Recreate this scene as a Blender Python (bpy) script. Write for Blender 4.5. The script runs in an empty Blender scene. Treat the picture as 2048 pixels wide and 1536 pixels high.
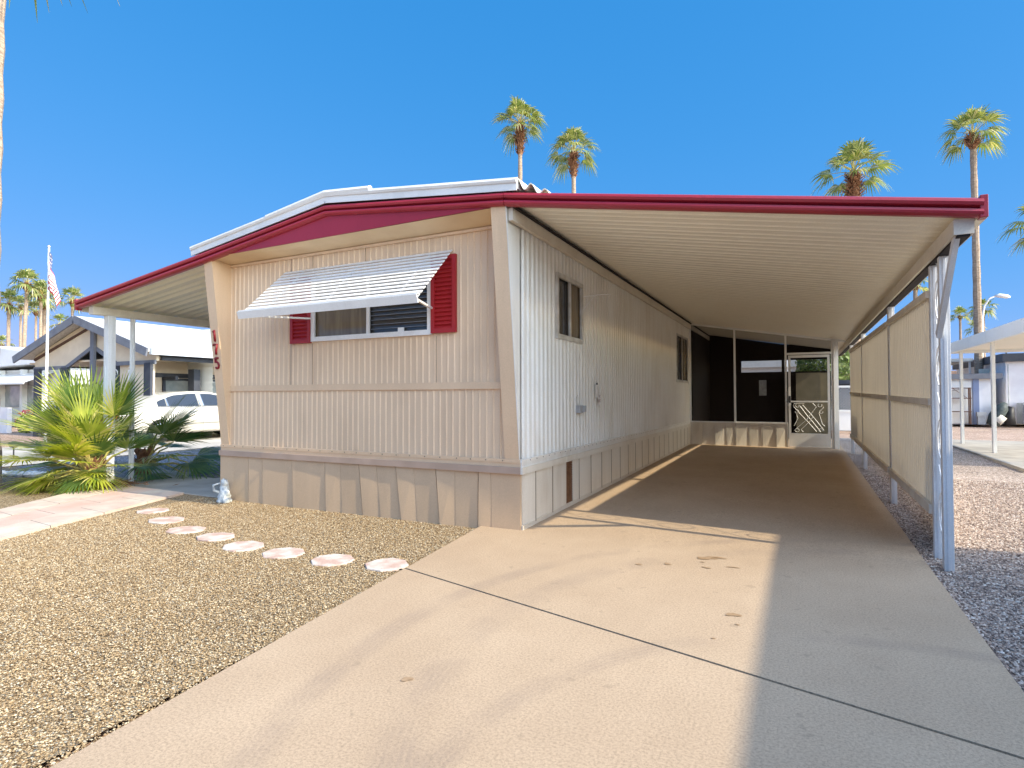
import bpy, math, random
import numpy as np
from mathutils import Vector, Matrix
R = math.radians
sc = bpy.context.scene
col = sc.collection
# ------------------------------------------------------------------ camera
F_PX, YAW, PIT, ROLL = 1153.354, 26.465, 1.218, -0.161
cam = bpy.data.cameras.new('camera'); cam.sensor_width = 36; cam.lens = F_PX/2048*36
cam.clip_start = .05; cam.clip_end = 2000
co = bpy.data.objects.new('camera', cam); col.objects.link(co); sc.camera = co
y_, p_, r_ = R(YAW), R(PIT), R(ROLL)
fw = Vector((-math.sin(y_)*math.cos(p_), math.cos(y_)*math.cos(p_), math.sin(p_)))
rt = Vector((math.cos(y_), math.sin(y_), 0)); up = rt.cross(fw)
rt2 = rt*math.cos(r_)+up*math.sin(r_); up2 = -rt*math.sin(r_)+up*math.cos(r_)
m = Matrix((rt2, up2, -fw)).transposed().to_4x4(); m.translation = Vector((2.496, -5.2, 1.33)); co.matrix_world = m
# ------------------------------------------------------------------ light
SUN = Vector((1, -.10, .70)).normalized(); GLOW = 2.7
w = bpy.data.worlds.new('World'); sc.world = w; w.use_nodes = True
nt = w.node_tree; nt.nodes.clear()
sky = nt.nodes.new('ShaderNodeTexSky'); sky.sky_type = 'NISHITA'; sky.sun_disc = False
sky.sun_elevation = math.asin(SUN.z); sky.sun_rotation = math.atan2(SUN.x, SUN.y)
sky.altitude = 400; sky.air_density = 1.0; sky.dust_density = .1; sky.ozone_density = 1
bg = nt.nodes.new('ShaderNodeBackground'); bg.inputs[1].default_value = .15
# deep desert blue: per channel sky curves, broad glow added sunward to lift shade
sp_ = nt.nodes.new('ShaderNodeSeparateColor'); cb_ = nt.nodes.new('ShaderNodeCombineColor'); nt.links.new(sky.outputs[0], sp_.inputs[0])
for i, (a_, g_) in enumerate(((.104, 1.09), (.542, .361), (1.226, .265))):
    pw = nt.nodes.new('ShaderNodeMath'); pw.operation = 'POWER'; pw.inputs[1].default_value = g_
    ml = nt.nodes.new('ShaderNodeMath'); ml.operation = 'MULTIPLY'; ml.inputs[1].default_value = a_
    nt.links.new(sp_.outputs[i], pw.inputs[0]); nt.links.new(pw.outputs[0], ml.inputs[0]); nt.links.new(ml.outputs[0], cb_.inputs[i])
tc = nt.nodes.new('ShaderNodeTexCoord'); dp = nt.nodes.new('ShaderNodeVectorMath'); dp.operation = 'DOT_PRODUCT'; dp.inputs[1].default_value = SUN
mr = nt.nodes.new('ShaderNodeMapRange'); mr.inputs[1].default_value = .42; mr.inputs[2].default_value = .75
br_ = nt.nodes.new('ShaderNodeMix'); br_.data_type = 'RGBA'; br_.blend_type = 'MULTIPLY'; br_.inputs[0].default_value = 1; br_.inputs[7].default_value = (GLOW*1.1, GLOW*.86, GLOW*.66, 1)
mu = nt.nodes.new('ShaderNodeMix'); mu.data_type = 'RGBA'
nt.links.new(tc.outputs['Generated'], dp.inputs[0]); nt.links.new(dp.outputs['Value'], mr.inputs[0]); nt.links.new(mr.outputs[0], mu.inputs[0])
nt.links.new(sky.outputs[0], br_.inputs[6]); nt.links.new(cb_.outputs[0], mu.inputs[6]); nt.links.new(br_.outputs[2], mu.inputs[7]); nt.links.new(mu.outputs[2], bg.inputs[0])
nt.links.new(bg.outputs[0], nt.nodes.new('ShaderNodeOutputWorld').inputs[0])
sl = bpy.data.lights.new('sun', 'SUN'); sl.energy = 2.0; sl.angle = R(.55); sl.color = (1, .88, .66)
so = bpy.data.objects.new('sun', sl); col.objects.link(so)
so.rotation_euler = SUN.to_track_quat('Z', 'Y').to_euler()
sc.view_settings.view_transform = 'Standard'; sc.view_settings.look = 'None'
sc.view_settings.exposure = 1.72; sc.view_settings.gamma = 1
sc.cycles.max_bounces = 10; sc.cycles.diffuse_bounces = 8; sc.cycles.transparent_max_bounces = 12

# ------------------------------------------------------------------ materials
MATS = {}
def mat(name, c1, c2=None, scale=4, rough=.7, bump=0, bscale=None, spec=.3, metal=0, stretch=(1,1,1), detail=5, lo=.35, hi=.65):
    if name in MATS: return MATS[name]
    m = bpy.data.materials.new(name); m.use_nodes = True; n = m.node_tree; b = n.nodes['Principled BSDF']
    b.inputs['Roughness'].default_value = rough; b.inputs['Metallic'].default_value = metal
    b.inputs['Specular IOR Level'].default_value = spec
    geo = n.nodes.new('ShaderNodeNewGeometry'); mp = n.nodes.new('ShaderNodeMapping')
    mp.inputs['Scale'].default_value = stretch; n.links.new(geo.outputs['Position'], mp.inputs[0])
    if c2 is not None:
        t = n.nodes.new('ShaderNodeTexNoise'); t.inputs['Scale'].default_value = scale; t.inputs['Detail'].default_value = detail
        n.links.new(mp.outputs[0], t.inputs['Vector'])
        r = n.nodes.new('ShaderNodeValToRGB'); r.color_ramp.elements[0].position = lo; r.color_ramp.elements[1].position = hi
        r.color_ramp.elements[0].color = (*c1, 1); r.color_ramp.elements[1].color = (*c2, 1)
        n.links.new(t.outputs[0], r.inputs[0]); n.links.new(r.outputs[0], b.inputs['Base Color'])
    else: b.inputs['Base Color'].default_value = (*c1, 1)
    if bump:
        t2 = n.nodes.new('ShaderNodeTexNoise'); t2.inputs['Scale'].default_value = bscale or scale*4; t2.inputs['Detail'].default_value = 4
        n.links.new(mp.outputs[0], t2.inputs['Vector'])
        bp = n.nodes.new('ShaderNodeBump'); bp.inputs['Strength'].default_value = bump; bp.inputs['Distance'].default_value = .01
        n.links.new(t2.outputs[0], bp.inputs['Height']); n.links.new(bp.outputs[0], b.inputs['Normal'])
    MATS[name] = m; return m

class G:      # tiny node helper
    def __init__(s, name):
        s.m = bpy.data.materials.new(name); s.m.use_nodes = True; s.t = s.m.node_tree; s.b = s.t.nodes['Principled BSDF']
        s.pos = s.n('NewGeometry').outputs['Position']; MATS[name] = s.m
    def n(s, k, **kw):
        x = s.t.nodes.new('ShaderNode'+k)
        for a, v in kw.items(): setattr(x, a, v)
        return x
    def l(s, a, b): s.t.links.new(a, b)
    def mapv(s, scale=(1,1,1), loc=(0,0,0), vec=None):
        x = s.n('Mapping'); x.inputs['Scale'].default_value = scale; x.inputs['Location'].default_value = loc; s.l(vec or s.pos, x.inputs[0]); return x.outputs[0]
    def noise(s, scale, detail=4, rough=.5, vec=None, dist=0):
        x = s.n('TexNoise'); x.inputs['Scale'].default_value = scale; x.inputs['Detail'].default_value = detail
        x.inputs['Roughness'].default_value = rough; x.inputs['Distortion'].default_value = dist; s.l(vec or s.pos, x.inputs['Vector']); return x.outputs[0]
    def ramp(s, f, stops, const=False):
        x = s.n('ValToRGB'); e = x.color_ramp.elements
        if const: x.color_ramp.interpolation = 'CONSTANT'
        while len(e) < len(stops): e.new(.5)
        for i, (p, c) in enumerate(stops):
            e[i].position = p; e[i].color = (*c, 1) if not isinstance(c, (int, float)) else (c, c, c, 1)
        s.l(f, x.inputs[0]); return x.outputs[0]
    def mix(s, f, a, b, mode='MIX'):
        x = s.n('Mix', data_type='RGBA', blend_type=mode)
        for v, i in ((f, 0), (a, 6), (b, 7)):
            if isinstance(v, (int, float)): x.inputs[i].default_value = v if i == 0 else (v, v, v, 1)
            elif isinstance(v, tuple): x.inputs[i].default_value = (*v, 1)
            else: s.l(v, x.inputs[i])
        return x.outputs[2]
    def math(s, op, a, b=0.0, c=0.0):
        x = s.n('Math', operation=op)
        for i, v in enumerate((a, b, c)):
            if isinstance(v, (int, float)): x.inputs[i].default_value = v
            else: s.l(v, x.inputs[i])
        return x.outputs[0]
    def bump(s, h, strength, dist=.01):
        x = s.n('Bump'); x.inputs['Strength'].default_value = strength; x.inputs['Distance'].default_value = dist
        s.l(h, x.inputs['Height']); s.l(x.outputs[0], s.b.inputs['Normal'])

def gravel_mat(name, stops, scale, tint=None, patch=(.85, 1.12)):
    g = G(name)
    v = g.n('TexVoronoi'); v.inputs['Scale'].default_value = scale; g.l(g.mapv((1, 1, .3)), v.inputs['Vector'])
    sep = g.n('SeparateColor'); g.l(v.outputs['Color'], sep.inputs[0])
    c = g.ramp(sep.outputs[0], stops)
    edge = g.ramp(v.outputs['Distance'], [(.35, 1.0), (.75, .5)])
    c = g.mix(1.0, c, edge, 'MULTIPLY')
    pt = g.ramp(g.noise(.9, 5), [(.35, patch[0]), (.68, patch[1])]); c = g.mix(1.0, c, pt, 'MULTIPLY')
    g.l(c, g.b.inputs['Base Color']); g.b.inputs['Roughness'].default_value = .85; g.b.inputs['Specular IOR Level'].default_value = .2
    h = g.math('SUBTRACT', 1.0, v.outputs['Distance']); h = g.math('ADD', h, g.math('MULTIPLY', sep.outputs[1], .6))
    g.bump(h, .9, .008); return g.m
TAN = [(0, (.10, .06, .03)), (.2, (.25, .17, .09)), (.5, (.37, .265, .15)), (.75, (.48, .36, .21)), (.93, (.66, .57, .42)), (1, (.24, .23, .20))]
PURP = [(0, (.13, .10, .09)), (.3, (.30, .23, .19)), (.55, (.46, .36, .30)), (.8, (.60, .49, .41)), (1, (.72, .66, .60))]
GREY = [(0, (.10, .10, .11)), (.4, (.20, .20, .22)), (.7, (.33, .33, .35)), (1, (.5, .5, .52))]
PINK = [(0, (.30, .19, .14)), (.4, (.50, .34, .26)), (.8, (.62, .46, .36)), (1, (.72, .60, .50))]
m_gtan = gravel_mat('tan_gravel', TAN, 95); m_gpur = gravel_mat('purple_gravel', PURP, 60)
m_ggrey = gravel_mat('grey_gravel', GREY, 45); m_gpink = gravel_mat('pink_gravel', PINK, 40)

def pebble_mat(name, stops):
    g = G(name); geo = g.n('NewGeometry')
    g.l(g.ramp(geo.outputs['Random Per Island'], stops), g.b.inputs['Base Color']); g.b.inputs['Roughness'].default_value = .75
    g.b.inputs['Specular IOR Level'].default_value = .25; return g.m
m_ptan = pebble_mat('tan_pebble', TAN); m_ppur = pebble_mat('purple_pebble', PURP)

def concrete():
    g = G('driveway_concrete')
    base = g.ramp(g.noise(1.1, 6, .6), [(.3, (.425, .311, .209)), (.7, (.49, .367, .252))])
    sp = g.ramp(g.noise(85, 5, .85), [(.38, .62), (.5, 1.0), (.62, 1.18)]); c = g.mix(.85, base, sp, 'MULTIPLY')
    sp2 = g.ramp(g.noise(420, 2), [(.35, .8), (.62, 1.1)]); c = g.mix(.7, c, sp2, 'MULTIPLY')
    st = g.ramp(g.noise(2.2, 5, .6, g.mapv((3.0, .5, 1)), .6), [(.35, .93), (.65, 1.03)]); c = g.mix(.3, c, st, 'MULTIPLY')
    # tyre arcs
    for (cx, cy, r0, wd) in ((3.6, -2.2, 2.75, .13), (3.75, -2.4, 3.35, .10), (3.2, -3.4, 1.9, .09)):
        sx = g.n('SeparateXYZ'); g.l(g.mapv((1, 1, 1), (-cx, -cy, 0)), sx.inputs[0])
        d = g.math('SQRT', g.math('ADD', g.math('POWER', g.math('ABSOLUTE', sx.outputs[0]), 2.0), g.math('POWER', g.math('ABSOLUTE', sx.outputs[1]), 2.0)))
        k = g.math('ABSOLUTE', g.math('SUBTRACT', d, r0))
        band = g.ramp(g.math('DIVIDE', k, wd), [(.35, 1.0), (1.0, 0.0)])
        rib = g.ramp(g.math('FRACT', g.math('MULTIPLY', d, 32.0)), [(.2, .55), (.6, 1.0)])
        nz = g.ramp(g.noise(1.3, 4, .6, g.mapv((1, 1, 1), (cx, 3, 0))), [(.42, 0.0), (.62, 1.0)])
        f = g.math('MULTIPLY', g.math('MULTIPLY', band, rib), g.math('MULTIPLY', nz, .45))
        c = g.mix(f, c, (.25, .19, .15))
    spot = g.ramp(g.noise(9, 2, .4), [(.69, 0.0), (.72, 1.0)]); c = g.mix(g.math('MULTIPLY', spot, .30), c, (.22, .17, .12))
    g.l(c, g.b.inputs['Base Color']); g.b.inputs['Roughness'].default_value = .82; g.b.inputs['Specular IOR Level'].default_value = .25
    g.bump(g.noise(260, 3), .35, .003); return g.m
m_conc = concrete()
m_concg = mat('grey_concrete', (.30, .28, .25), (.42, .39, .35), 2, .85, .2, 120)
m_concp = mat('pale_concrete', (.42, .39, .34), (.50, .46, .41), 1.5, .85, .2, 120)
def dirty(name, c, dark, amt=.5, rough=.5, sc=1.2, sz=.12, bump=.05):
    g = G(name)
    n1 = g.ramp(g.noise(sc*6, 5, .6, g.mapv((1, 1, sz))), [(.42, 1.0), (.72, 0.0)])
    n2 = g.ramp(g.noise(sc, 4), [(.3, 0.0), (.7, 1.0)])
    f = g.math('MULTIPLY', g.math('MULTIPLY', n1, n2), amt)
    fine = g.ramp(g.noise(90, 3), [(.3, .93), (.7, 1.04)])
    g.l(g.mix(1.0, g.mix(f, c, dark), fine, 'MULTIPLY'), g.b.inputs['Base Color']); g.b.inputs['Roughness'].default_value = rough
    g.bump(g.noise(30, 3), bump, .01); return g.m
m_tan = dirty('tan_siding_paint', (.76, .56, .375), (.60, .43, .28), .75, .5)
m_tantrim = dirty('tan_trim_paint', (.74, .53, .34), (.58, .41, .26), .6, .45)
m_skirt = dirty('tan_skirting_paint', (.60, .43, .275), (.46, .325, .205), .5, .42)
m_white = dirty('white_siding_paint', (.80, .78, .73), (.60, .54, .44), .6, .5)
m_wskirt = dirty('white_skirting_paint', (.72, .68, .60), (.52, .45, .34), .6, .42)
m_cream = dirty('cream_metal', (.88, .83, .71), (.80, .73, .60), .4, .45, sz=1)
m_creamtrim = dirty('cream_trim', (.68, .62, .52), (.50, .42, .32), .6, .5, sz=1)
m_red = dirty('red_metal_paint', (.34, .024, .042), (.24, .016, .028), .4, .30, sz=.5, bump=.12)
m_shut = dirty('red_shutter_plastic', (.36, .014, .018), (.24, .01, .012), .4, .45)
m_roofw = dirty('white_roof_metal', (.72, .73, .74), (.50, .50, .48), .5, .4, sz=1)
m_wmetal = dirty('white_enamel', (.80, .80, .79), (.62, .60, .55), .35, .35)
m_postw = dirty('white_post_paint', (.72, .74, .76), (.50, .42, .34), .45, .45, sc=2)
m_panel = dirty('tan_fibre_panel', (.54, .48, .39), (.40, .34, .27), .8, .6, sz=.06)
def add_trans(m, f, tint):
    n = m.node_tree; b = n.nodes['Principled BSDF']; tr = n.nodes.new('ShaderNodeBsdfTranslucent'); mx = n.nodes.new('ShaderNodeMixShader'); mx.inputs[0].default_value = f
    tr.inputs[0].default_value = (*tint, 1); n.links.new(b.outputs[0], mx.inputs[1]); n.links.new(tr.outputs[0], mx.inputs[2]); n.links.new(mx.outputs[0], n.nodes['Material Output'].inputs[0])
add_trans(m_panel, .12, (.62, .55, .44))
m_alu = mat('aluminium_frame', (.62, .61, .58), (.45, .42, .37), 8, .4, 0, None, .5)
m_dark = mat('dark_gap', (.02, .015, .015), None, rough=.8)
m_black = mat('black_metal', (.02, .02, .022), (.04, .04, .042), 6, .5)
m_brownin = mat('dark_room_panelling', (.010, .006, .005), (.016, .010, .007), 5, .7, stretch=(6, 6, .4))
m_vent = mat('rusty_vent_grille', (.16, .07, .035), (.26, .13, .06), 20, .7)
m_slate = mat('slate_grey_trim', (.13, .14, .17), (.18, .19, .22), 3, .6)
m_navy = mat('dark_slate_post', (.035, .04, .055), (.055, .06, .075), 3, .55)
m_beige = mat('beige_stucco', (.62, .52, .40), (.68, .58, .45), 3, .8, .2, 60)
m_greys = mat('pale_grey_siding', (.64, .65, .63), (.70, .71, .69), 2, .7)
m_stuccow = mat('white_stucco', (.62, .60, .64), (.70, .69, .72), 2, .85, .2, 60)
m_shedw = mat('white_shed_panel', (.66, .67, .70), (.74, .74, .77), 2, .7)
m_shing = mat('white_shingle', (.50, .49, .46), (.66, .65, .62), 9, .75, .5, 12, stretch=(1, 3, 1))
m_rust = mat('rusty_iron', (.09, .045, .03), (.16, .08, .05), 10, .7)
m_statue = mat('pale_resin_statue', (.38, .42, .44), (.68, .70, .68), 28, .7, .4, 40)
m_planter = mat('blue_grey_ceramic', (.36, .44, .47), (.55, .58, .56), 9, .5)
m_rock = mat('white_rock', (.66, .65, .63), (.80, .79, .77), 9, .8, .4, 40)
m_stone = mat('pink_white_stepping_stone', (.62, .55, .49), (.50, .35, .29), 7, .85, .5, 50, detail=6, lo=.42, hi=.60)
m_paper = mat('white_paper', (.80, .79, .77), (.74, .72, .70), 30, .8)
m_ink = mat('grey_print', (.25, .22, .22), (.45, .28, .26), 60, .8)
m_num = mat('maroon_enamel', (.16, .010, .018), (.24, .015, .022), 20, .35)
m_trunk = mat('palm_trunk', (.22, .16, .115), (.40, .32, .25), 7, .9, .8, 20, stretch=(1, 1, 5))
m_boot = mat('palm_boots', (.13, .055, .028), (.33, .17, .09), 14, .9, .5, 30)
m_pet = mat('palm_petiole', (.42, .30, .10), (.30, .32, .08), 8, .6)
m_soil = mat('dry_leaf_litter', (.20, .09, .05), (.34, .20, .12), 30, .9, .5, 60)
m_acm = mat('grey_unit_metal', (.32, .33, .34), (.42, .43, .44), 5, .5)
m_bag = mat('dark_green_tarpaulin', (.04, .055, .055), (.08, .10, .10), 9, .6, .4, 14)
m_brownroof = mat('brown_flat_roof', (.28, .17, .12), (.38, .25, .18), 2, .85)
m_carpaint = mat('cream_white_car_paint', (.60, .57, .49), None, rough=.18, spec=.6)
m_carpaint.node_tree.nodes['Principled BSDF'].inputs['Coat Weight'].default_value = .5
m_chrome = mat('chrome', (.7, .7, .7), None, rough=.15, metal=1)
m_tyre = mat('tyre_rubber', (.02, .02, .02), None, rough=.85)
m_carglass = mat('dark_car_glass', (.012, .018, .03), None, rough=.04, spec=.8)
m_stain = mat('oil_stain', (.30, .19, .10), (.38, .26, .16), 20, .6)
m_flagr = mat('red_flag_cloth', (.42, .03, .05), None, rough=.8); m_flagw = mat('white_flag_cloth', (.78, .77, .75), None, rough=.8)
m_flagb = mat('blue_flag_cloth', (.10, .12, .22), None, rough=.8)
def glass_dark(name, c, rough=.06, c2=None):
    return mat(name, c, c2, 3, rough, spec=.7)
m_glass = glass_dark('window_glass', (.035, .035, .035), .06)
m_glasscurt = mat('window_glass_over_curtain', (.13, .10, .065), (.20, .16, .10), 25, .12, spec=.6, stretch=(1, 1, .1))
m_glassgrey = mat('grey_reflecting_glass', (.22, .25, .25), (.36, .38, .37), 2.5, .1, spec=.6)
def leaf_mat(name, cols, trans=.4):
    g = G(name); geo = g.n('NewGeometry')
    c = g.ramp(geo.outputs['Random Per Island'], cols); nz = g.ramp(g.noise(3, 3), [(.3, .75), (.7, 1.2)]); c = g.mix(1.0, c, nz, 'MULTIPLY')
    g.l(c, g.b.inputs['Base Color']); g.b.inputs['Roughness'].default_value = .45
    tr = g.n('BsdfTranslucent'); ct = g.mix(1.0, c, (1.5, 1.4, .6), 'MULTIPLY'); g.l(ct, tr.inputs[0])
    mx = g.n('MixShader'); mx.inputs[0].default_value = trans; g.l(g.b.outputs[0], mx.inputs[1]); g.l(tr.outputs[0], mx.inputs[2])
    out = g.t.nodes['Material Output']; g.l(mx.outputs[0], out.inputs[0]); return g.m
m_leaf = leaf_mat('palm_leaf', [(0, (.10, .15, .035)), (.5, (.17, .22, .06)), (.85, (.30, .32, .12)), (1, (.50, .46, .28))], .3)
m_leafy = leaf_mat('sunlit_tone_fan_leaf', [(0, (.20, .28, .03)), (.35, (.40, .46, .06)), (.7, (.58, .60, .11)), (.95, (.68, .64, .24)), (1, (.62, .48, .26))], .42)  # yellower leaf colour carries the sunlight on the front shrub
m_leafd = leaf_mat('shade_tone_fan_leaf', [(0, (.06, .12, .03)), (.6, (.12, .20, .05)), (1, (.24, .28, .09))], .35)  # darker leaf colour carries the shade on the rear shrub
m_bush = leaf_mat('bush_leaf', [(0, (.10, .16, .04)), (.6, (.20, .27, .08)), (1, (.38, .42, .16))], .35)
m_flower = leaf_mat('pink_petals', [(0, (.55, .03, .10)), (1, (.75, .10, .20))], .3)
def screen_mat():
    g = G('dark_insect_screen'); tr = g.n('BsdfTransparent'); mx = g.n('MixShader'); mx.inputs[0].default_value = .62
    g.b.inputs['Base Color'].default_value = (.004, .003, .003, 1); g.b.inputs['Roughness'].default_value = .7; g.b.inputs['Specular IOR Level'].default_value = .05
    g.l(tr.outputs[0], mx.inputs[1]); g.l(g.b.outputs[0], mx.inputs[2]); g.l(mx.outputs[0], g.t.nodes['Material Output'].inputs[0]); return g.m
m_screen = screen_mat()
def paver_mat():
    g = G('pink_paver'); c = g.ramp(g.noise(2.5, 5, .6, g.mapv((1, 1, 1))), [(.35, (.60, .53, .44)), (.6, (.53, .40, .33)), (.75, (.62, .56, .48))])
    g.l(c, g.b.inputs['Base Color']); g.b.inputs['Roughness'].default_value = .85; g.bump(g.noise(60, 4), .4, .005); return g.m
m_paver = paver_mat()
m_paverpink = mat('rose_paver', (.54, .37, .30), (.60, .46, .39), 3, .85, .4, 60)

# ------------------------------------------------------------------ mesh helpers
class MB:
    def __init__(s): s.v = []; s.f = []; s.m = []; s.cur = 0
    def add(s, vs, fs):
        o = len(s.v); s.v += [tuple(v) for v in vs]; s.f += [tuple(i+o for i in f) for f in fs]; s.m += [s.cur]*len(fs); return s
    def box(s, a, b, M=None):
        x0, y0, z0 = a; x1, y1, z1 = b
        vs = [(x0,y0,z0),(x1,y0,z0),(x1,y1,z0),(x0,y1,z0),(x0,y0,z1),(x1,y0,z1),(x1,y1,z1),(x0,y1,z1)]
        if M is not None: vs = [M @ Vector(v) for v in vs]
        return s.add(vs, [(0,3,2,1),(4,5,6,7),(0,1,5,4),(1,2,6,5),(2,3,7,6),(3,0,4,7)])
    def bar(s, p, q, w, h, upv=(0,0,1)):
        p, q = Vector(p), Vector(q); d = (q-p); L = d.length; d.normalize(); sd = d.cross(Vector(upv))
        if sd.length < 1e-4: sd = Vector((1,0,0))
        sd.normalize(); u = sd.cross(d)
        M = Matrix((d, sd, u)).transposed().to_4x4(); M.translation = p
        return s.box((0,-w/2,-h/2), (L,w/2,h/2), M)
    def tube(s, pts, r, n=8, cap=True):
        pts = [Vector(p) for p in pts]; rs = r if isinstance(r, (list, tuple)) else [r]*len(pts); vs = []; fs = []
        prev = None
        for i, p in enumerate(pts):
            d = (pts[min(i+1, len(pts)-1)]-pts[max(i-1, 0)]).normalized()
            a = d.orthogonal().normalized() if prev is None else (prev-d*prev.dot(d)).normalized(); prev = a; b = d.cross(a)
            for k in range(n):
                t = 2*math.pi*k/n; vs.append(p+(a*math.cos(t)+b*math.sin(t))*rs[i])
        for i in range(len(pts)-1):
            for k in range(n): fs.append((i*n+k, i*n+(k+1)%n, (i+1)*n+(k+1)%n, (i+1)*n+k))
        if cap: fs.append(tuple(range(n-1, -1, -1))); fs.append(tuple((len(pts)-1)*n+k for k in range(n)))
        return s.add(vs, fs)
    def lathe(s, prof, c=(0,0,0), n=20):
        vs = []; fs = []
        for r, z in prof:
            for k in range(n): t = 2*math.pi*k/n; vs.append((c[0]+r*math.cos(t), c[1]+r*math.sin(t), c[2]+z))
        for i in range(len(prof)-1):
            for k in range(n): fs.append((i*n+k, i*n+(k+1)%n, (i+1)*n+(k+1)%n, (i+1)*n+k))
        return s.add(vs, fs)
    def prism(s, poly, ax, a, b):      # poly: 2-D points in the other two axes (order xyz minus ax)
        n = len(poly); vs = []
        for t in (a, b):
            for (u, v) in poly: vs.append((t,u,v) if ax == 0 else (u,t,v) if ax == 1 else (u,v,t))
        return s.add(vs, [tuple(range(n)), tuple(range(2*n-1, n-1, -1))]+[(i, i+n, (i+1)%n+n, (i+1)%n) for i in range(n)])
    def quad(s, a, b, c, d): return s.add([a,b,c,d], [(0,1,2,3)])
    def build(s, name, mats, parent=None, smooth=False, bevel=0, local=False):
        me = bpy.data.meshes.new(name)
        off = Vector((0,0,0))
        if parent is not None and not local:
            q = parent
            while q is not None: off += q.location; q = q.parent
        me.from_pydata([(v[0]-off.x, v[1]-off.y, v[2]-off.z) for v in s.v], [], s.f)
        mats = mats if isinstance(mats, (list, tuple)) else [mats]
        for m in mats: me.materials.append(m)
        if len(mats) > 1: me.polygons.foreach_set('material_index', s.m)
        if smooth: me.polygons.foreach_set('use_smooth', [True]*len(me.polygons))
        me.update(); o = bpy.data.objects.new(name, me); col.objects.link(o)
        if parent is not None: o.parent = parent
        if bevel:
            b = o.modifiers.new('bevel', 'BEVEL'); b.width = bevel; b.segments = 2; b.limit_method = 'ANGLE'
        return o
def tag(o, label, cat=None, group=None, kind=None):
    if label: o['label'] = label
    if cat: o['category'] = cat
    if group: o['group'] = group
    if kind: o['kind'] = kind
    return o
def empty(name, loc, label, cat, group=None, rz=0):
    o = bpy.data.objects.new(name, None); o.empty_display_size = .2; col.objects.link(o); o.location = loc; o.rotation_euler.z = rz
    return tag(o, label, cat, group)
def copy_tree(o, parent=None):
    c = o.copy(); col.objects.link(c); c.parent = parent
    for ch in list(o.children): copy_tree(ch, c)
    return c
def struct(mb, name, m, label=None, **k): return tag(mb.build(name, m, **k), label, kind='structure')
def gz(y): return .0117*min(max(y, 0), 10.)
L = 9.87; W = 4.42

# ------------------------------------------------------------------ ground
def sheet(poly, z, dz=0, sub=None):
    mb = MB(); mb.add([(x, y, z+gz(y)+dz) for x, y in poly], [tuple(range(len(poly)))]); return mb
def slopesheet(x0, x1, y0, y1, z, mb=None, ny=None):
    mb = mb or MB(); ys = sorted(set([y0, y1]+[t for t in (0., 10.) if y0 < t < y1]))
    for a, b in zip(ys[:-1], ys[1:]): mb.quad((x0,a,z+gz(a)), (x1,a,z+gz(a)), (x1,b,z+gz(b)), (x0,b,z+gz(b)))
    return mb
mb = MB(); ys = [-900, 0, 10, 1200]
for a, b in zip(ys[:-1], ys[1:]):
    mb.quad((-900,a,-.12+gz(a)), (900,a,-.12+gz(a)), (900,b,-.12+gz(b)), (-900,b,-.12+gz(b)))
struct(mb, 'ground', m_gpink, 'pale pink sandy ground reaching to the horizon')
def edgeX(y): return -.43+(-.16-y)*.128      # left edge of the driveway
# driveway slabs: near, middle, far
jy = lambda x: -1.53-(x+.27)*.262
def slab(poly, th=.12):
    mb = MB(); n = len(poly); top = [(x, y, gz(y)) for x, y in poly]; bot = [(x, y, gz(y)-th) for x, y in poly]
    mb.add(top+bot, [tuple(range(n))]+[(i, i+n, (i+1)%n+n, (i+1)%n) for i in range(n)]); return mb
g_ = .020
XR = 3.38
sl1 = slab([(edgeX(-9), -9), (XR, -9), (XR, jy(XR)-g_), (edgeX(-1.53), jy(edgeX(-1.53))-g_)])
sl2 = slab([(edgeX(-1.53), jy(edgeX(-1.53))), (XR, jy(XR)), (XR, 0), (edgeX(0), 0)])
sl2.add(*(lambda s_: (s_.v, s_.f))(slab([(edgeX(0)+.0, 0), (XR, 0), (XR, 4.29), (-.0, 4.29), (-.0, .05), (edgeX(0), .05)])))
sl3 = slab([(0, 4.296), (XR, 4.296), (XR, 10), (0, 10)]); sl3.add(*(lambda s_: (s_.v, s_.f))(slab([(0, 10), (XR, 10), (XR, 14.5), (0, 14.5)])))
dm = MB()
for s_ in (sl1, sl2, sl3): dm.add(s_.v, s_.f)
drive = struct(dm, 'driveway', m_conc, 'tan concrete driveway in slabs running under the carport')
# dark joint filler under the gap
jf = MB(); jf.quad((-.4, jy(-.4)-.02, -.02), (XR, jy(XR)-.02, -.02), (XR, jy(XR)+.01, -.02), (-.4, jy(-.4)+.01, -.02)); jf.build('joint_filler', m_dark, drive)
rng = random.Random(4)
def blob(cx, cy, a, b, z=.004, n=26, ph=0):
    pts = []
    for i in range(n):
        t = 2*math.pi*i/n; r = 1+.28*math.sin(2*t+ph)+.18*math.sin(3*t+ph*2)+.1*math.sin(5*t+ph)+.05*rng.uniform(-1, 1)
        pts.append((cx+a*r*math.cos(t), cy+b*r*math.sin(t), z+gz(cy)))
    return pts
stn = MB()
for (cx, cy, a, b, ph) in ((1.80,-.25,.07,.042,0),(1.88,-.19,.06,.024,2),(2.02,-.42,.04,.012,1),(1.84,-.52,.035,.012,3),(1.55,-.55,.03,.022,4),(1.35,-.66,.03,.015,5),(2.12,-1.45,.035,.03,1),(2.16,-1.6,.01,.008,2),(2.06,-1.86,.01,.008,0),(.83,-2.97,.022,.022,0),(1.79,-.38,.016,.01,2)):
    p = blob(cx, cy, a, b, ph=ph); stn.add(p, [tuple(range(len(p)))])
stn.build('stain', m_stain, drive)

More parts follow.
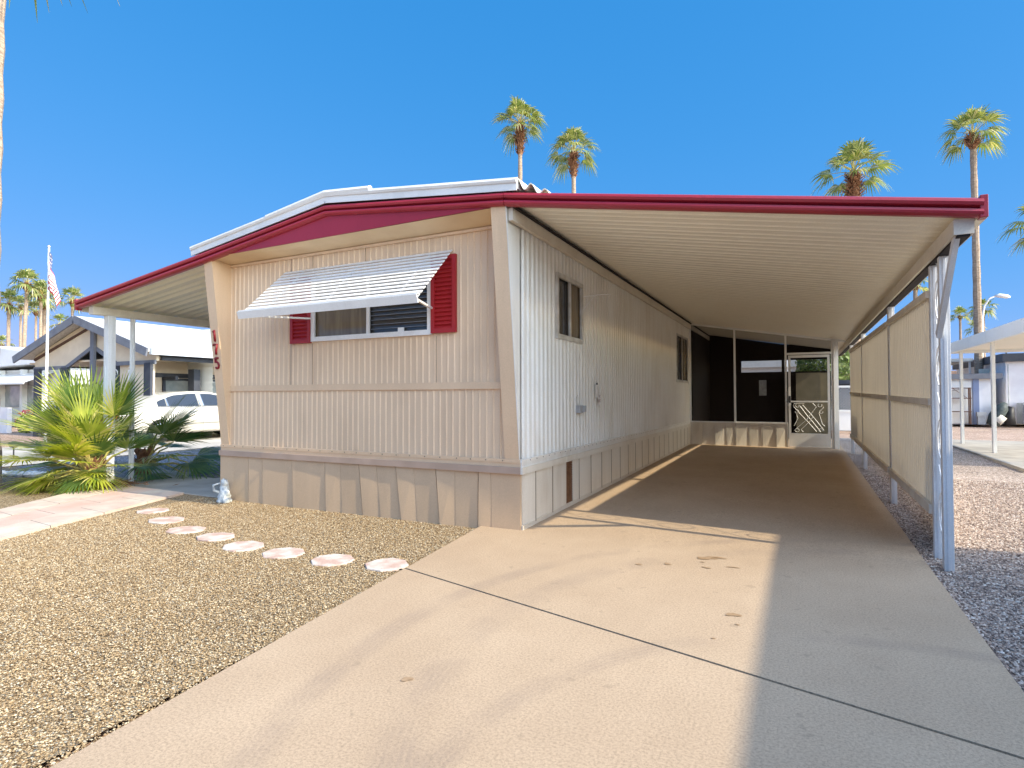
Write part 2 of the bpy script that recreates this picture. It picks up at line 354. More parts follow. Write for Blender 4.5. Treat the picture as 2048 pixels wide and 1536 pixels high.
# gravel sheets
gl = sheet([(-30, -12), (3, -12), (.4, -9.2), (-.3, -1.0), (-.3, .1), (-4.3, .1), (-5.25, .1), (-7.3, .1), (-30, 3)], -.03)
struct(gl, 'gravel_yard', m_gtan, 'tan pebble gravel yard in front of the mobile home')
gr = slopesheet(XR-.01, 5.83, -9, 14.6, -.05); slopesheet(5.83, 30, -9, 7.2, -.055, gr)
struct(gr, 'side_gravel', m_gpur, 'purple brown gravel strip right of the driveway')
gg = sheet([(-7.35, .12), (-7.6, 1.0), (-8.2, 2.3), (-8.2, 16), (-11.3, 16), (-11.3, 3.8), (-10.9, 1.1)], -.028)
gg = MB(); gg.add([(-11.3, .3, -.026), (-6.2, .1, -.026), (-6.2, 16, .09), (-11.3, 16, .09)], [(0,1,2,3)])
struct(gg, 'grey_gravel', m_ggrey, 'blue grey gravel strip between the patio and the next driveway')
# neighbour driveway, road far left, right slab
nd = MB(); nd.add([(-16.6, 1.0, -.016), (-11.3, -1.2, -.016), (-11.3, 18, .1), (-16.6, 18, .1)], [(0,1,2,3)])
nd.add([(-16.6, 1.0, -.018), (-16.6, -2.8, -.018), (-11.3, -3.5, -.018), (-11.3, -1.2, -.018)], [(0,1,2,3)])
struct(nd, 'neighbour_driveway', m_concp, 'pale concrete driveway under the parked car')
ny = MB(); ny.add([(-45, 1.5, -.02), (-16.6, -.5, -.02), (-16.6, 5.2, -.02), (-45, 9, -.02)], [(0,1,2,3)])
struct(ny, 'neighbour_yard', m_gpink, 'sunlit pale gravel yard by the grey trimmed house')
rd = MB(); rd.box((5.83, 7.2, -.10), (5.97, 14.7, .10)); rd.box((5.97, 7.2, -.1), (9.4, 14.6, .095))
struct(rd, 'side_slab', m_concg, 'grey concrete slab under the white carport next door')

# patio + path
pt = MB(); pt.box((-7.0, .02, -.14), (-W+.05, 12, -.018)); pt.add([(-8.1, .9, -.016), (-7.0, .12, -.016), (-7.0, 6, -.016), (-8.1, 6, -.016)], [(0,1,2,3)])
struct(pt, 'patio', m_concg, 'shaded concrete patio under the left awning roof')
pa0, pa1 = Vector((-5.22, 0, 0)), Vector((-3.25, -5.2, 0)); pb0, pb1 = Vector((-7.15, .05, 0)), Vector((-4.75, -3.9, 0))
pb1 = pb0+(pb1-pb0)*1.25
pth = MB(); pth2 = MB(); N = 8
def lerp(a, b, t): return a+(b-a)*t
for i in range(N):
    t0, t1 = i/N+.0008, (i+1)/N-.0008
    for (s0, s1, tgt, z) in ((0, .335, pth, .0), (.34, .66, pth2, -.004), (.665, 1, pth, .0)):
        tt0, tt1 = t0, t1
        if tgt is pth2: tt0, tt1 = max(0, t0-.06), max(0, t1-.06)
        q = [lerp(lerp(pa0, pa1, a), lerp(pb0, pb1, a), b) for a, b in ((tt0, s0), (tt0, s1), (tt1, s1), (tt1, s0))]
        vs = [(v.x, v.y, z-.0+.0) for v in q]+[(v.x, v.y, -.06) for v in q]
        tgt.add(vs, [(3,2,1,0),(0,1,5,4),(1,2,6,5),(2,3,7,6),(3,0,4,7)])
path = struct(pth, 'path', m_paver, 'pale pink paved path leading up to the patio')
pth2.build('centre_pavers', m_paverpink, path)

# stepping stones
sp = [(-4.42,-.93,.19,.17,.2,'small pale stepping stone nearest to the paved path'),(-3.75,-1.19,.22,.17,.1,'rosy stepping stone, second in line from the paved path'),
      (-3.12,-1.39,.20,.17,-.1,'chalky white stepping stone, third in line from the paved path'),(-2.57,-1.46,.20,.17,.1,'whitish stepping stone, fourth in line from the paved path'),
      (-2.04,-1.57,.21,.18,0,'pink veined stepping stone in the middle, fifth from the paved path'),(-1.51,-1.59,.19,.17,.1,'stepping stone with pointed ends, third in line from the driveway'),
      (-.99,-1.56,.19,.175,.15,'mottled stepping stone, next but one to the driveway edge'),(-.49,-1.47,.185,.18,.0,'white veined stepping stone touching the driveway joint')]
for i, (x, y, a, b, ph, lb) in enumerate(sp):
    r = random.Random(i); pts = []
    for k in range(8):
        t = 2*math.pi*(k+.5)/8+ph; q = r.uniform(.93, 1.05); pts.append((x+a*q*math.cos(t), y+b*q*math.sin(t)))
    s_ = MB(); s_.prism(pts, 2, -.06, -.017+.003*(i % 2)); o = s_.build('stepping_stone', m_stone, bevel=.008)
    tag(o, lb, 'stepping stone', 'stepping stones across the gravel')

# scattered pebbles (stuff)
def pebbles(name, m, fn, n, label, seed, smin, smax):
    r = np.random.default_rng(seed); P = fn(r, n); n = len(P)
    o6 = np.array([(1,0,0),(0,1,0),(-1,0,0),(0,-1,0),(0,0,1),(0,0,-1)], float)
    fc = np.array([(0,1,4),(1,2,4),(2,3,4),(3,0,4),(1,0,5),(2,1,5),(3,2,5),(0,3,5)])
    V = o6[None]*(1+r.uniform(-.25, .25, (n, 6, 1))); s = r.uniform(smin, smax, (n, 1, 1))*np.stack([r.uniform(.8,1.5,n), r.uniform(.6,1.1,n), r.uniform(.45,.8,n)], 1)[:, None]
    V = V*s; a = r.uniform(0, 6.28, n); ca, sa = np.cos(a)[:, None], np.sin(a)[:, None]
    tl = r.uniform(-.5, .5, n)[:, None]; y, z = V[..., 1]*np.cos(tl)-V[..., 2]*np.sin(tl), V[..., 1]*np.sin(tl)+V[..., 2]*np.cos(tl)
    X = V[..., 0]*ca-y*sa+P[:, 0:1]; Y = V[..., 0]*sa+y*ca+P[:, 1:2]; Z = z+P[:, 2:3]
    V = np.stack([X, Y, Z], -1).reshape(-1, 3); Fc = (fc[None]+6*np.arange(n)[:, None, None]).reshape(-1)
    me = bpy.data.meshes.new(name); me.vertices.add(len(V)); me.vertices.foreach_set('co', V.ravel()); nf = len(Fc)//3
    me.loops.add(len(Fc)); me.loops.foreach_set('vertex_index', Fc.astype(np.int32)); me.polygons.add(nf)
    me.polygons.foreach_set('loop_start', np.arange(0, len(Fc), 3, dtype=np.int32)); me.update(calc_edges=True)
    me.polygons.foreach_set('use_smooth', [False]*nf); me.materials.append(m); o = bpy.data.objects.new(name, me); col.objects.link(o)
    return tag(o, label, 'gravel', kind='stuff')
def reg_left(r, n):
    x = 2.2-6.9*r.uniform(0, 1, n)**.62; y = -4.6+4.55*r.uniform(0, 1, n)**1.25
    ex = -.43+(-.16-y)*.128
    k = (x < ex-.006) & (y < -.02)
    # keep off the path
    pa = np.array([-5.22, 0]); pd = np.array([-3.25+5.22, -5.2]); cr = (x-pa[0])*pd[1]-(y-pa[1])*pd[0]; k &= cr < 0
    for (sx, sy, a, b, *_q) in sp: k &= ((x-sx)/(a*.97))**2+((y-sy)/(b*.97))**2 > 1
    x, y = x[k], y[k]; return np.stack([x, y, np.full(len(x), -.027)+r.uniform(-.004, .006, len(x))], 1)
def reg_right(r, n):
    x = XR+.006+2.3*r.uniform(0, 1, n); y = -2.6+8.5*r.uniform(0, 1, n)**1.5
    return np.stack([x, y, -.047+.0117*np.clip(y, 0, 10)+r.uniform(-.004, .006, n)], 1)
pebbles('gravel_pebbles', m_ptan, reg_left, 350000, 'loose tan and white pebbles covering the front yard', 1, .003, .0068)
pebbles('gravel_pebbles', m_ppur, reg_right, 90000, 'loose purple and grey pebbles beside the driveway', 2, .005, .011)

# ------------------------------------------------------------------ mobile home
home = empty('mobile_home', (-W/2, 5, 0), 'tan and white single wide mobile home with red fascia beside the carport', 'mobile home')
ZB, ZT = .69, 3.08
def corr(plane, u0, u1, pitch, depth, zlo, zhi, holes=(), flip=1, shape=None, jitter=0, seed=0):
    # plane 'x': wall at constant X, runs in Y.  plane 'y': wall at constant Y, runs in X
    sh = shape or [(0, 0), (.38, 0), (.50, 1), (.62, 1), (.74, 0)]
    us = []; u = u0; rr = random.Random(seed)
    while u < u1:
        for a, h in sh:
            if u+a*pitch < u1: us.append((u+a*pitch, h*depth))
        u += pitch*(1+rr.uniform(-jitter, jitter))
    us.append((u1, 0))
    for h in holes:
        for e in h[:2]:
            us = [q for q in us if abs(q[0]-e) > .004]; us.append((e, 0))
    us.sort(); mb = MB()
    for (a, da), (b, db) in zip(us[:-1], us[1:]):
        segs = [(zlo, zhi)]; mid = (a+b)/2
        for (h0, h1, g0, g1) in holes:
            if h0 < mid < h1: segs = [(zlo, g0), (g1, zhi)]
        for z0, z1 in segs:
            if plane == 'x': q = [(da*flip, a, z0), (db*flip, b, z0), (db*flip, b, z1), (da*flip, a, z1)]
            else: q = [(a, da*flip, z0), (b, db*flip, z0), (b, db*flip, z1), (a, da*flip, z1)]
            mb.add(q, [(0,1,2,3)])
    return mb
def shift(mb, dx=0, dy=0, dz=0): mb.v = [(a+dx, b+dy, c+dz) for a, b, c in mb.v]; return mb
WX0, WX1, WZ0, WZ1 = -2.79, -1.07, 2.02, 2.74
fwall = corr('y', -W+.02, -.02, .081, .010, 1.47, ZT+.02, [(WX0, WX1, WZ0, WZ1)], flip=-1, jitter=.02)
fwall2 = corr('y', -W+.02, -.02, .081, .010, ZB, 1.415, flip=-1, jitter=.02, seed=1)
fwall.add(fwall2.v, fwall2.f); fwall.cur = 1
for x, z0, z1 in ((-3.16, 1.48, 1.985), (-3.16, 2.87, 3.05), (-2.80, 1.48, 1.98), (-2.80, 2.87, 3.05), (-1.98, 2.88, 3.05), (-1.0, 1.48, 1.98)): fwall.box((x, -.0125, z0), (x+.005, -.0095, z1))
fwall.build('front_wall', [m_tan, mat('dark_seam_paint', (.22, .15, .11), None, rough=.6)], home)  # second material: dark brown strips along the panel seams
s1 = (.95, 1.79, 2.02, 2.74); s2 = (8.15, 9.6, 1.67, 2.74)
swall = corr('x', .0, L+4, .115, .017, ZB, 3.22, [s1, s2], flip=1); swall.build('side_wall', m_white, home)
b_ = MB(); b_.box((-W, .05, .1), (-W+.05, 14, 3.1)); b_.box((-W, 13.95, .1), (-.02, 14, 3.2)); b_.build('rear_wall', m_white, home)
# interior dark volume behind the windows
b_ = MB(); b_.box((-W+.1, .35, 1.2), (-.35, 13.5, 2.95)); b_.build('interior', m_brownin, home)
# trims
b_ = MB(); b_.box((-W+.15, -.022, 1.405), (-.15, -.002, 1.48)); b_.build('mid_rail', m_tantrim, home)
b_ = MB(); b_.box((-W-.01, -.030, .665), (.012, -.005, .70)); b_.box((-W-.012, -.022, .622), (.010, -.004, .665)); b_.cur = 1; r = random.Random(8)
for k in range(23): x = -4.36+k*.19+r.uniform(-.02, .02); b_.box((x, -.034, .677), (x+.011, -.0302, .688))
m_screw = mat('dull_screw_metal', (.16, .13, .11), None, rough=.5); b_.build('front_drip_rail', [m_tantrim, m_screw], home)
b_ = MB(); b_.box((-W-.02, -.045, .555), (.02, -.012, .622)); b_.build('front_skirting_rail', mat('pinkish_tan_rail', (.47, .34, .26), (.40, .29, .22), 4, .45), home)
b_ = MB(); b_.box((.012, -.03, .665), (.035, L+.1, .70)); b_.box((.010, -.02, .622), (.024, L+.1, .665)); b_.cur = 1
for k in range(58): y = .15+k*.165; b_.box((.0352, y, .677), (.0385, y+.011, .688))
b_.build('side_drip_rail', [m_white, m_screw], home)
b_ = MB(); b_.box((.020, -.045, .555), (.045, L+.1, .622)); b_.build('side_skirting_rail', m_wskirt, home)
# skirting panels, slightly uneven
def skirt_panels(edges, plane, m, th=.012, zt=.56, skip=None, base=None, seed=0):
    r = random.Random(seed); mb = MB()
    for i, (a, b) in enumerate(zip(edges[:-1], edges[1:])):
        if skip is not None and i == skip: continue
        t0 = r.uniform(0, .010); t1 = r.uniform(-.006, .012); z0 = gz(a)-.04 if plane == "x" else -.06; g = .006
        sl_ = r.uniform(-.012, .012)
        if plane == 'y':
            vs = [(a+g+sl_, -.010-t1, z0), (b-g+sl_, -.010-t0, z0), (b-g, -.012-t0, zt), (a+g, -.012-t0, zt)]
            vs += [(v[0], v[1]+.03, v[2]) for v in vs]
        else:
            t1 = .004+r.uniform(0, .008); t0 = .014+r.uniform(0, .008); vs = [(.010+t1, a+g+sl_, z0), (.010+t0, b-g+sl_, z0), (.010+t0, b-g, zt), (.010+t1, a+g, zt)]
            vs += [(v[0]-.03, v[1], v[2]) for v in vs]
        mb.add(vs, [(0,1,2,3),(0,4,5,1),(1,5,6,2),(2,6,7,3),(3,7,4,0),(4,7,6,5)])
    return mb
jb = [-4.434, -4.173, -3.89, -3.629, -3.09, -2.552, -2.305, -1.992, -1.732, -1.447, -1.233, -0.941, -0.752, -0.479, -0.319, .006]
jt = [-4.442, -4.18, -3.903, -3.647, -3.121, -2.583, -2.347, -2.062, -1.812, -1.535, -1.291, -1.0, -0.762, -0.476, -0.331, .006]
strong = [0, 2, 3, 4, 5, 7, 9, 11, 13]
r = random.Random(3); mb = MB()
for i in range(len(jb)-1):
    gl_, gr_ = (.007 if i in strong else .0015), (.007 if i+1 in strong else .0015); yl = -.012-(.010 if i in strong else 0)-r.uniform(0, .004); yr = -.012-r.uniform(0, .005)
    vs = [(jb[i]+gl_, yl-r.uniform(0, .012), -.06), (jb[i+1]-gr_, yr, -.06), (jt[i+1]-gr_, yr, .56), (jt[i]+gl_, yl, .56)]; vs += [(v[0], .02, v[2]) for v in vs]
    mb.add(vs, [(0,1,2,3),(0,4,5,1),(1,5,6,2),(2,6,7,3),(3,7,4,0)])
mb.build('front_skirting', m_skirt, home)
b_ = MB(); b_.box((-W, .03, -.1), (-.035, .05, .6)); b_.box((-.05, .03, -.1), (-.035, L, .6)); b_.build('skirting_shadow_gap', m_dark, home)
se = [.0, .30, .76, 1.20]+[1.42]+[1.62+.46*i for i in range(18)]+[L+.0]
ss_ = skirt_panels([.006]+se[1:4]+[1.42]+se[5:], 'x', m_wskirt, skip=3, seed=7)
ss_.cur = 1
for y in se[1:3]+se[5:-1]: ss_.box((.030, y-.005, gz(y)+.03), (.0335, y+.006, .557))
ss_.build('side_skirting', [m_wskirt, mat('skirting_seam', (.20, .16, .11), None, rough=.8)], home)
b_ = MB(); b_.box((.012, -.01, -.05), (.03, L, .045)); 
b_.v = [(x, y, z+gz(y)) for x, y, z in b_.v]; b_.build('side_base_rail', m_creamtrim, home)
b_ = MB()
for i in range(24): z = .06+i*.0208; b_.box((.004, 1.205, z), (.018, 1.415, z+.011))
for k in range(7): y = 1.21+k*.033; b_.box((.001, y, .05), (.008, y+.008, .56))
b_.build('vent_grille', m_vent, home)
# fins
def fin(x0, x1, name):
    mb = MB(); A = [(x0, .0, ZB), (x1, .0, ZB), (x1, -.31, 3.17), (x0, -.31, 3.17), (x0, .0, 3.17), (x1, .0, 3.17)]
    A[0] = (x0, -.022, ZB); A[1] = (x1, -.022, ZB); A += [(x0, 0, ZB), (x1, 0, ZB)]
    mb.add(A, [(0,1,2,3), (0,3,4,6), (1,7,5,2), (3,2,5,4), (0,6,7,1)]); return mb.build(name, m_tantrim, home)
fl = fin(-W, -W+.155, 'corner_fin'); fr = fin(-.165, -.004, 'corner_fin')
b_ = MB(); b_.add([(0, -.022, ZB), (0, .02, ZB), (0, .02, 3.17), (0, -.31, 3.17)], [(0,1,2,3)]); b_.add([(-.004, -.0225, ZB), (.004, -.0225, ZB), (.004, -.3125, 3.17), (-.004, -.3125, 3.17)], [(0,1,2,3)])
b_.build('side_fin_cover', m_white, home)
# soffit
b_ = MB(); b_.add([(-W+.155, -.30, 3.13), (-.165, -.30, 3.16), (-.165, 0.02, ZT), (-W+.155, .02, ZT)], [(0,1,2,3)])
b_.build('soffit', m_creamtrim if False else mat('cream_soffit', (.74, .57, .36), (.66, .49, .30), 3, .5), home)
b_ = MB(); b_.box((-W+.15, -.03, ZT-.03), (-.15, -.004, ZT-.002)); b_.build('wall_top_trim', m_tan, home)
# fascia polyline
FP = [(-7.30, 2.67, 2.81), (-4.42, 3.06, 3.195), (-2.27, 3.38, 3.50), (0.0, 3.15, 3.28), (3.62, 2.53, 2.66)]
def fz(x, k=1):
    for a, b in zip(FP[:-1], FP[1:]):
        if a[0] <= x <= b[0]: t = (x-a[0])/(b[0]-a[0]); return a[k]+(b[k]-a[k])*t
    return FP[0][k] if x < FP[0][0] else FP[-1][k]
def fascia(xs, y=-.315):
    prof = [(0, .0), (-.012, .004), (-.040, .10), (-.046, .22), (-.040, .36), (-.010, .43), (-.006, .46), (-.014, .50), (-.044, .56), (-.052, .72), (-.044, .88), (-.014, .985), (0, 1.0), (.03, 1.0), (.03, 0)]
    mb = MB(); vs = []; n = len(prof)
    for x in xs:
        zb, zt = fz(x, 1), fz(x, 2)
        for dy, t in prof: vs.append((x, y+dy, zb+(zt-zb)*t))
    fs = [(i*n+k, (i+1)*n+k, (i+1)*n+(k+1)%n, i*n+(k+1)%n) for i in range(len(xs)-1) for k in range(n)]
    fs += [tuple(range(n)), tuple((len(xs)-1)*n+k for k in range(n-1, -1, -1))]
    mb.add(vs, fs); return mb
fascia([-4.42, -4, -3.3, -2.27, -1.6, -.8, -.004]).build('fascia', m_red, home, smooth=False)
b_ = MB(); pl = [(-4.10, 3.132), (-.004, 3.165)]+[(x, fz(x, 1)+.03) for x in (-.004, -1.2, -2.27, -3.3)]; b_.prism(pl, 1, -.312, -.29); b_.build('gable_panel', m_red, home)
b_ = MB()
for x in (-3.3, -2.27, -1.2): b_.box((x-.004, -.3135, 3.135), (x+.001, -.312, fz(x)))
# roof
RP = [(-4.60, 3.195), (-2.27, 3.535), (.14, 3.29)]
RB = MB(); vs = []
for x, z in RP: vs += [(x, -.34, z), (x, 14, z), (x, -.34, z+.07), (x, 14, z+.07)]
for i in range(2):
    a = i*4; b = a+4; RB.add(vs, []) if i == 0 else None
    RB.f += [(a+2, b+2, b+3, a+3), (a, a+1, b+1, b), (a, b, b+2, a+2), (a+1, a+3, b+3, b+1)]; RB.m += [0]*4
RB.f += [(0, 2, 3, 1), (8, 9, 11, 10)]; RB.m += [0]*2
roof = RB.build('roof', m_roofw, home)
b_ = MB()
for (xa, za), (xb, zb) in zip(RP[:-1], RP[1:]):
    b_.tube([(xa, -.345, za+.075), (xb, -.345, zb+.075)], .032, 8); b_.bar((xa, -.35, za+.025), (xb, -.35, zb+.025), .012, .09)
b_.build('front_coping', m_roofw, roof)
b_ = MB(); b_.tube([(-3.2, -.35, 3.40+.08), (-2.27, -.352, 3.628), (-1.62, -.352, 3.575)], .034, 8)
b_.bar((-2.27, -.1, 3.625), (-2.27, 13.9, 3.625), .30, .03); b_.build('ridge_cap', m_roofw, roof)
b_ = MB(); pr = []
for i in range(33):
    t = i/32; x = .10+t*.36; pr.append((x, 3.37-.17*t+.045*math.sin(t*math.pi*5)*(1-.4*t)))
vs = [(x, -.335, z) for x, z in pr]+[(x, 13, z) for x, z in pr]; n = len(pr)
b_.add(vs, [(i, i+1, i+1+n, i+n) for i in range(n-1)]); vs2 = [(x, y, z-.012) for x, y, z in vs]; b_.add(vs2, [(i, i+n, i+1+n, i+1) for i in range(n-1)])
b_.add([(x, -.335, z) for x, z in pr]+[(x, -.335, z-.012) for x, z in pr], [(i, i+1, i+1+n, i+n) for i in range(n-1)])
b_.build('wavy_eave_flashing', mat('aged_cream_flashing', (.66, .60, .48), (.74, .71, .62), 5, .5), roof)
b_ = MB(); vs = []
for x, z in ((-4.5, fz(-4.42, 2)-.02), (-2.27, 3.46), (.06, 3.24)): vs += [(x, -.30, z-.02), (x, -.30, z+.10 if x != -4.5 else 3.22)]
b_.add(vs, [(0,2,3,1), (2,4,5,3)]); b_.build('roof_shadow_gap', mat('roof_gap_shade', (.06, .035, .03), None, rough=.9), home)  # dark sheet painted as the shade between fascia and roof

# front window
def hwindow(parent, x0, x1, z0, z1, y=0.0):
    w_ = MB(); f = .035
    w_.box((x0-.02, y-.03, z0-.02), (x1+.02, y-.006, z0+f)); w_.box((x0-.02, y-.03, z1-f), (x1+.02, y-.006, z1+.02))
    w_.box((x0-.02, y-.029, z0+f), (x0+f, y-.006, z1-f)); w_.box((x1-f, y-.029, z0+f), (x1+.02, y-.006, z1-f))
    xm = (x0+x1)/2+.0; w_.box((xm-.02, y-.026, z0+f), (xm+.02, y-.004, z1-f)); return w_, xm
win = bpy.data.objects.new('window', None); col.objects.link(win); win.parent = home; win.location = Vector((-1.93, 0, 2.0))-home.location
w_, xm = hwindow(win, WX0, WX1, WZ0, WZ1); w_.build('frame', m_wmetal, win)
b_ = MB(); b_.box((WX0, .012, WZ0), (xm, .018, WZ1)); b_.build('pane', m_glasscurt, win)
b_ = MB(); b_.box((xm, .022, WZ0), (WX1, .026, WZ1)); b_.build('pane', m_glass, win)
b_ = MB()
for i in range(13):
    z = WZ0+.08+i*.052; b_.box((xm+.03, -.002, z), (WX1-.04, .012, z+.006))
b_.build('blind', mat('blue_grey_blind', (.14, .17, .22), (.22, .25, .30), 6, .4), win)
b_ = MB(); b_.box((xm+.42, -.012, WZ0+.03), (xm+.50, -.002, WZ0+.08)); b_.build('latch', m_wmetal, win)
# shutters
def shutter(x0, x1, z0, z1, name):
    mb = MB(); f = .045; y0, y1 = -.045, -.01
    mb.box((x0, y0, z0), (x0+f, y1, z1)); mb.box((x1-f, y0, z0), (x1, y1, z1)); mb.box((x0+f, y0+.001, z0), (x1-f, y1, z0+f)); mb.box((x0+f, y0+.001, z1-f), (x1-f, y1, z1))
    mb.box((x0+f, y1-.008, z0+f), (x1-f, y1-.002, z1-f)); z = z0+f
    while z < z1-f-.02:
        mb.add([(x0+f, y0+.004, z), (x1-f, y0+.004, z), (x1-f, y1-.010, z+.034), (x0+f, y1-.010, z+.034)], [(0,1,2,3)]); mb.add([(x0+f, y1-.010, z+.034), (x1-f, y1-.010, z+.034), (x1-f, y0+.004, z+.046), (x0+f, y0+.004, z+.046)], [(0,1,2,3)]); z += .046
    return mb.build('shutter', m_shut, home)
shutter(-1.07+.022, -.735, 2.01, 2.84, 's'); shutter(-3.145, WX0-.022, 1.985, 2.80, 's')
# awning
aw = MB(); xa, xb = -3.28, -.79; NS = 13
p0 = Vector((0, -.03, 2.875)); p1 = Vector((0, -.62, 2.31))
for i in range(NS):
    t = i/(NS-1); c = p0+(p1-p0)*t
    d = Vector((0, -.9, -.25)).normalized()*.027
    a = c-d; b = c+d
    aw.bar((xa+.02*(1-t), c.y, c.z), (xb+.0, c.y, c.z), .045, .010, (0, -.60, .80))
awn = aw.build('awning', m_wmetal, home)
b_ = MB(); b_.bar((xa-.03, -.655, 2.275), (xb+.01, -.655, 2.275), .012, .085, (0, -.35, 1)); b_.bar((xa-.03, -.632, 2.325), (xb+.01, -.632, 2.325), .04, .012); b_.build('front_lip', m_wmetal, awn)
b_ = MB()
for x in (xa+.35, -2.05, xb-.28): b_ = MB(); b_.bar((x, p0.y, p0.z-.015), (x, p1.y, p1.z-.015), .025, .012); b_.build('rafter', m_alu, awn)
for x, xe in ((xb-.02, -1.04), (xa+.05, WX0-.02)):
    b_ = MB(); b_.bar((x, -.63, 2.27), (xe, -.035, 2.28), .028, .02); b_.build('arm', m_wmetal, awn)
# side windows
for (y0, y1, z0, z1), pm in ((s1, m_glasscurt), (s2, m_glass)):
    wn = bpy.data.objects.new('window', None); col.objects.link(wn); wn.parent = home; wn.location = Vector((0, (y0+y1)/2, z0))-home.location
    b_ = MB(); f = .03
    b_.box((.0, y0-.02, z0-.025), (.032, y1+.02, z0+f)); b_.box((.0, y0-.02, z1-f), (.032, y1+.02, z1+.02)); b_.box((.0, y0-.02, z0+f), (.031, y0+f, z1-f)); b_.box((.0, y1-f, z0+f), (.031, y1+.02, z1-f))
    ym = (y0+y1)/2; b_.box((.002, ym-.018, z0+f), (.026, ym+.018, z1-f)); b_.build('frame', m_alu, wn)
    b_ = MB(); b_.box((-.03, y0, z0), (-.024, ym, z1)); b_.build('pane', m_glass, wn)
    b_ = MB(); b_.box((-.02, ym, z0), (-.014, y1, z1)); b_.build('pane', m_glasscurt, wn)
# outlet box, tap and screws
b_ = MB(); b_.box((.014, 1.55, 1.12), (.075, 1.66, 1.215)); b_.box((.014, 1.67, 1.13), (.09, 1.745, 1.21)); b_.build('outlet_box', m_acm, home, bevel=.006)
b_ = MB(); b_.tube([(.02, 1.56, 1.22), (.02, 1.56, 1.30), (.02, 1.60, 1.34)], .008); b_.build('conduit', m_alu, home)
# wooden ledger / head trim along the side wall
b_ = MB(); b_.box((.014, -.28, 3.02), (.06, 13.4, 3.14)); b_.build('side_head_trim', m_creamtrim, home)
b_ = MB(); b_.box((.06, -.28, 3.135), (.085, 13.4, 3.155)); b_.build('head_gap', m_dark, home)
b_ = MB(); yy = -.1
b_.tube([(.02, 1.80, 2.60), (.20, 1.9, 2.63), (.34, 2.0, 2.64)], .006); b_.tube([(.02, 1.80, 2.42), (.16, 1.88, 2.62)], .005); b_.build('line_bracket', m_wmetal, home)
# house number on the left fin (plane leaning forward)
def finpt(x, z): return Vector((x, -.022-.288*(z-ZB)/(3.17-ZB)-.010, z))
def digit(strokes, cx, zc, h, wd):
    mb = MB()
    for st in strokes: mb.tube([finpt(cx+(u-.5)*wd, zc+(v-.5)*h) for u, v in st], .0145, 6)
    return mb
arc5 = [(.15,.95),(.12,.55),(.45,.62),(.8,.5),(.9,.28),(.7,.07),(.35,.02),(.08,.12)]
for st, zc in (([[(.2,.82),(.52,.97),(.52,.03)], [(.45,.03),(.6,.03)]], 2.135), ([[(.05,.82),(.08,.94),(.92,.94),(.55,.45),(.45,.03)]], 1.955), ([[(.88,.96),(.15,.95)], arc5], 1.775)):
    digit(st, -W+.085, zc, .145, .075).build('house_number', m_num, home, smooth=True)

# ------------------------------------------------------------------ carport (right)
cp = empty('carport', (1.8, 5, 0), 'long metal carport with red front fascia and slatted side screens', 'carport')
def deck(xa, za, xb, zb, y0, y1, pitch, depth, shape):
    mb = MB(); ys = []; y = y0
    while y < y1:
        for a, h in shape:
            if y+a*pitch < y1: ys.append((y+a*pitch, h*depth))
        y += pitch
    ys.append((y1, 0)); vs = []; n = len(ys)
    for dz in (0, .055):
        for y, h in ys: hh = h if dz == 0 else 0; vs += [(xa, y, za+hh+dz), (xb, y, zb+hh+dz)]
    fs = [(2*i, 2*i+2, 2*i+3, 2*i+1) for i in range(n-1)]+[(2*n+2*i, 2*n+2*i+1, 2*n+2*i+3, 2*n+2*i+2) for i in range(n-1)]
    for i in range(n-1): fs += [(2*i+1, 2*i+3, 2*n+2*i+3, 2*n+2*i+1), (2*i, 2*n+2*i, 2*n+2*i+2, 2*i+2)]
    mb.add(vs, fs); return mb
pan = [(0, 0), (.10, 0), (.16, 1), (.30, 1), (.36, .15), (.64, .15), (.70, 1), (.84, 1), (.90, 0)]
deck(.04, 3.19, 3.60, 2.575, -.285, 13.4, .30, .009, pan).build('roof_deck', m_cream, cp)
fascia([.004, .6, 1.2, 1.8, 2.2, 2.6, 3.1, 3.62]).build('fascia', m_red, cp)
b_ = MB(); b_.box((3.60, -.352, 2.522), (3.645, -.27, 2.675)); b_.build('fascia_end_cap', m_red, cp, bevel=.004)
b_ = MB(); b_.box((3.605, -.27, 2.54), (3.66, 13.4, 2.66)); b_.build('gutter', m_creamtrim, cp)
BX0, BX1 = 3.47, 3.585
b_ = MB(); b_.box((BX0, -.27, 2.44), (BX1, 13.4, 2.548)); b_.build('side_beam', m_creamtrim, cp)
b_ = MB(); b_.box((BX0+.02, -.26, 2.425), (BX1-.02, 13.3, 2.4395)); b_.build('beam_groove', m_dark, cp)
PY = [.40, .77, 3.30, 3.3625, 6.76, 6.8225, 9.40]
def post(x, y, w=.058, zt=2.43):
    mb = MB(); zb = gz(y)-.08; h = w/2
    mb.box((x-h, y-h, zb), (x+h, y+h, zt)); mb.box((x-h*.35, y-h-.006, zb), (x+h*.35, y-h-.0005, zt)); return mb.build('post', m_postw, cp, bevel=.003)
for y in PY: post(3.53, y, .062 if y != .40 else .066)
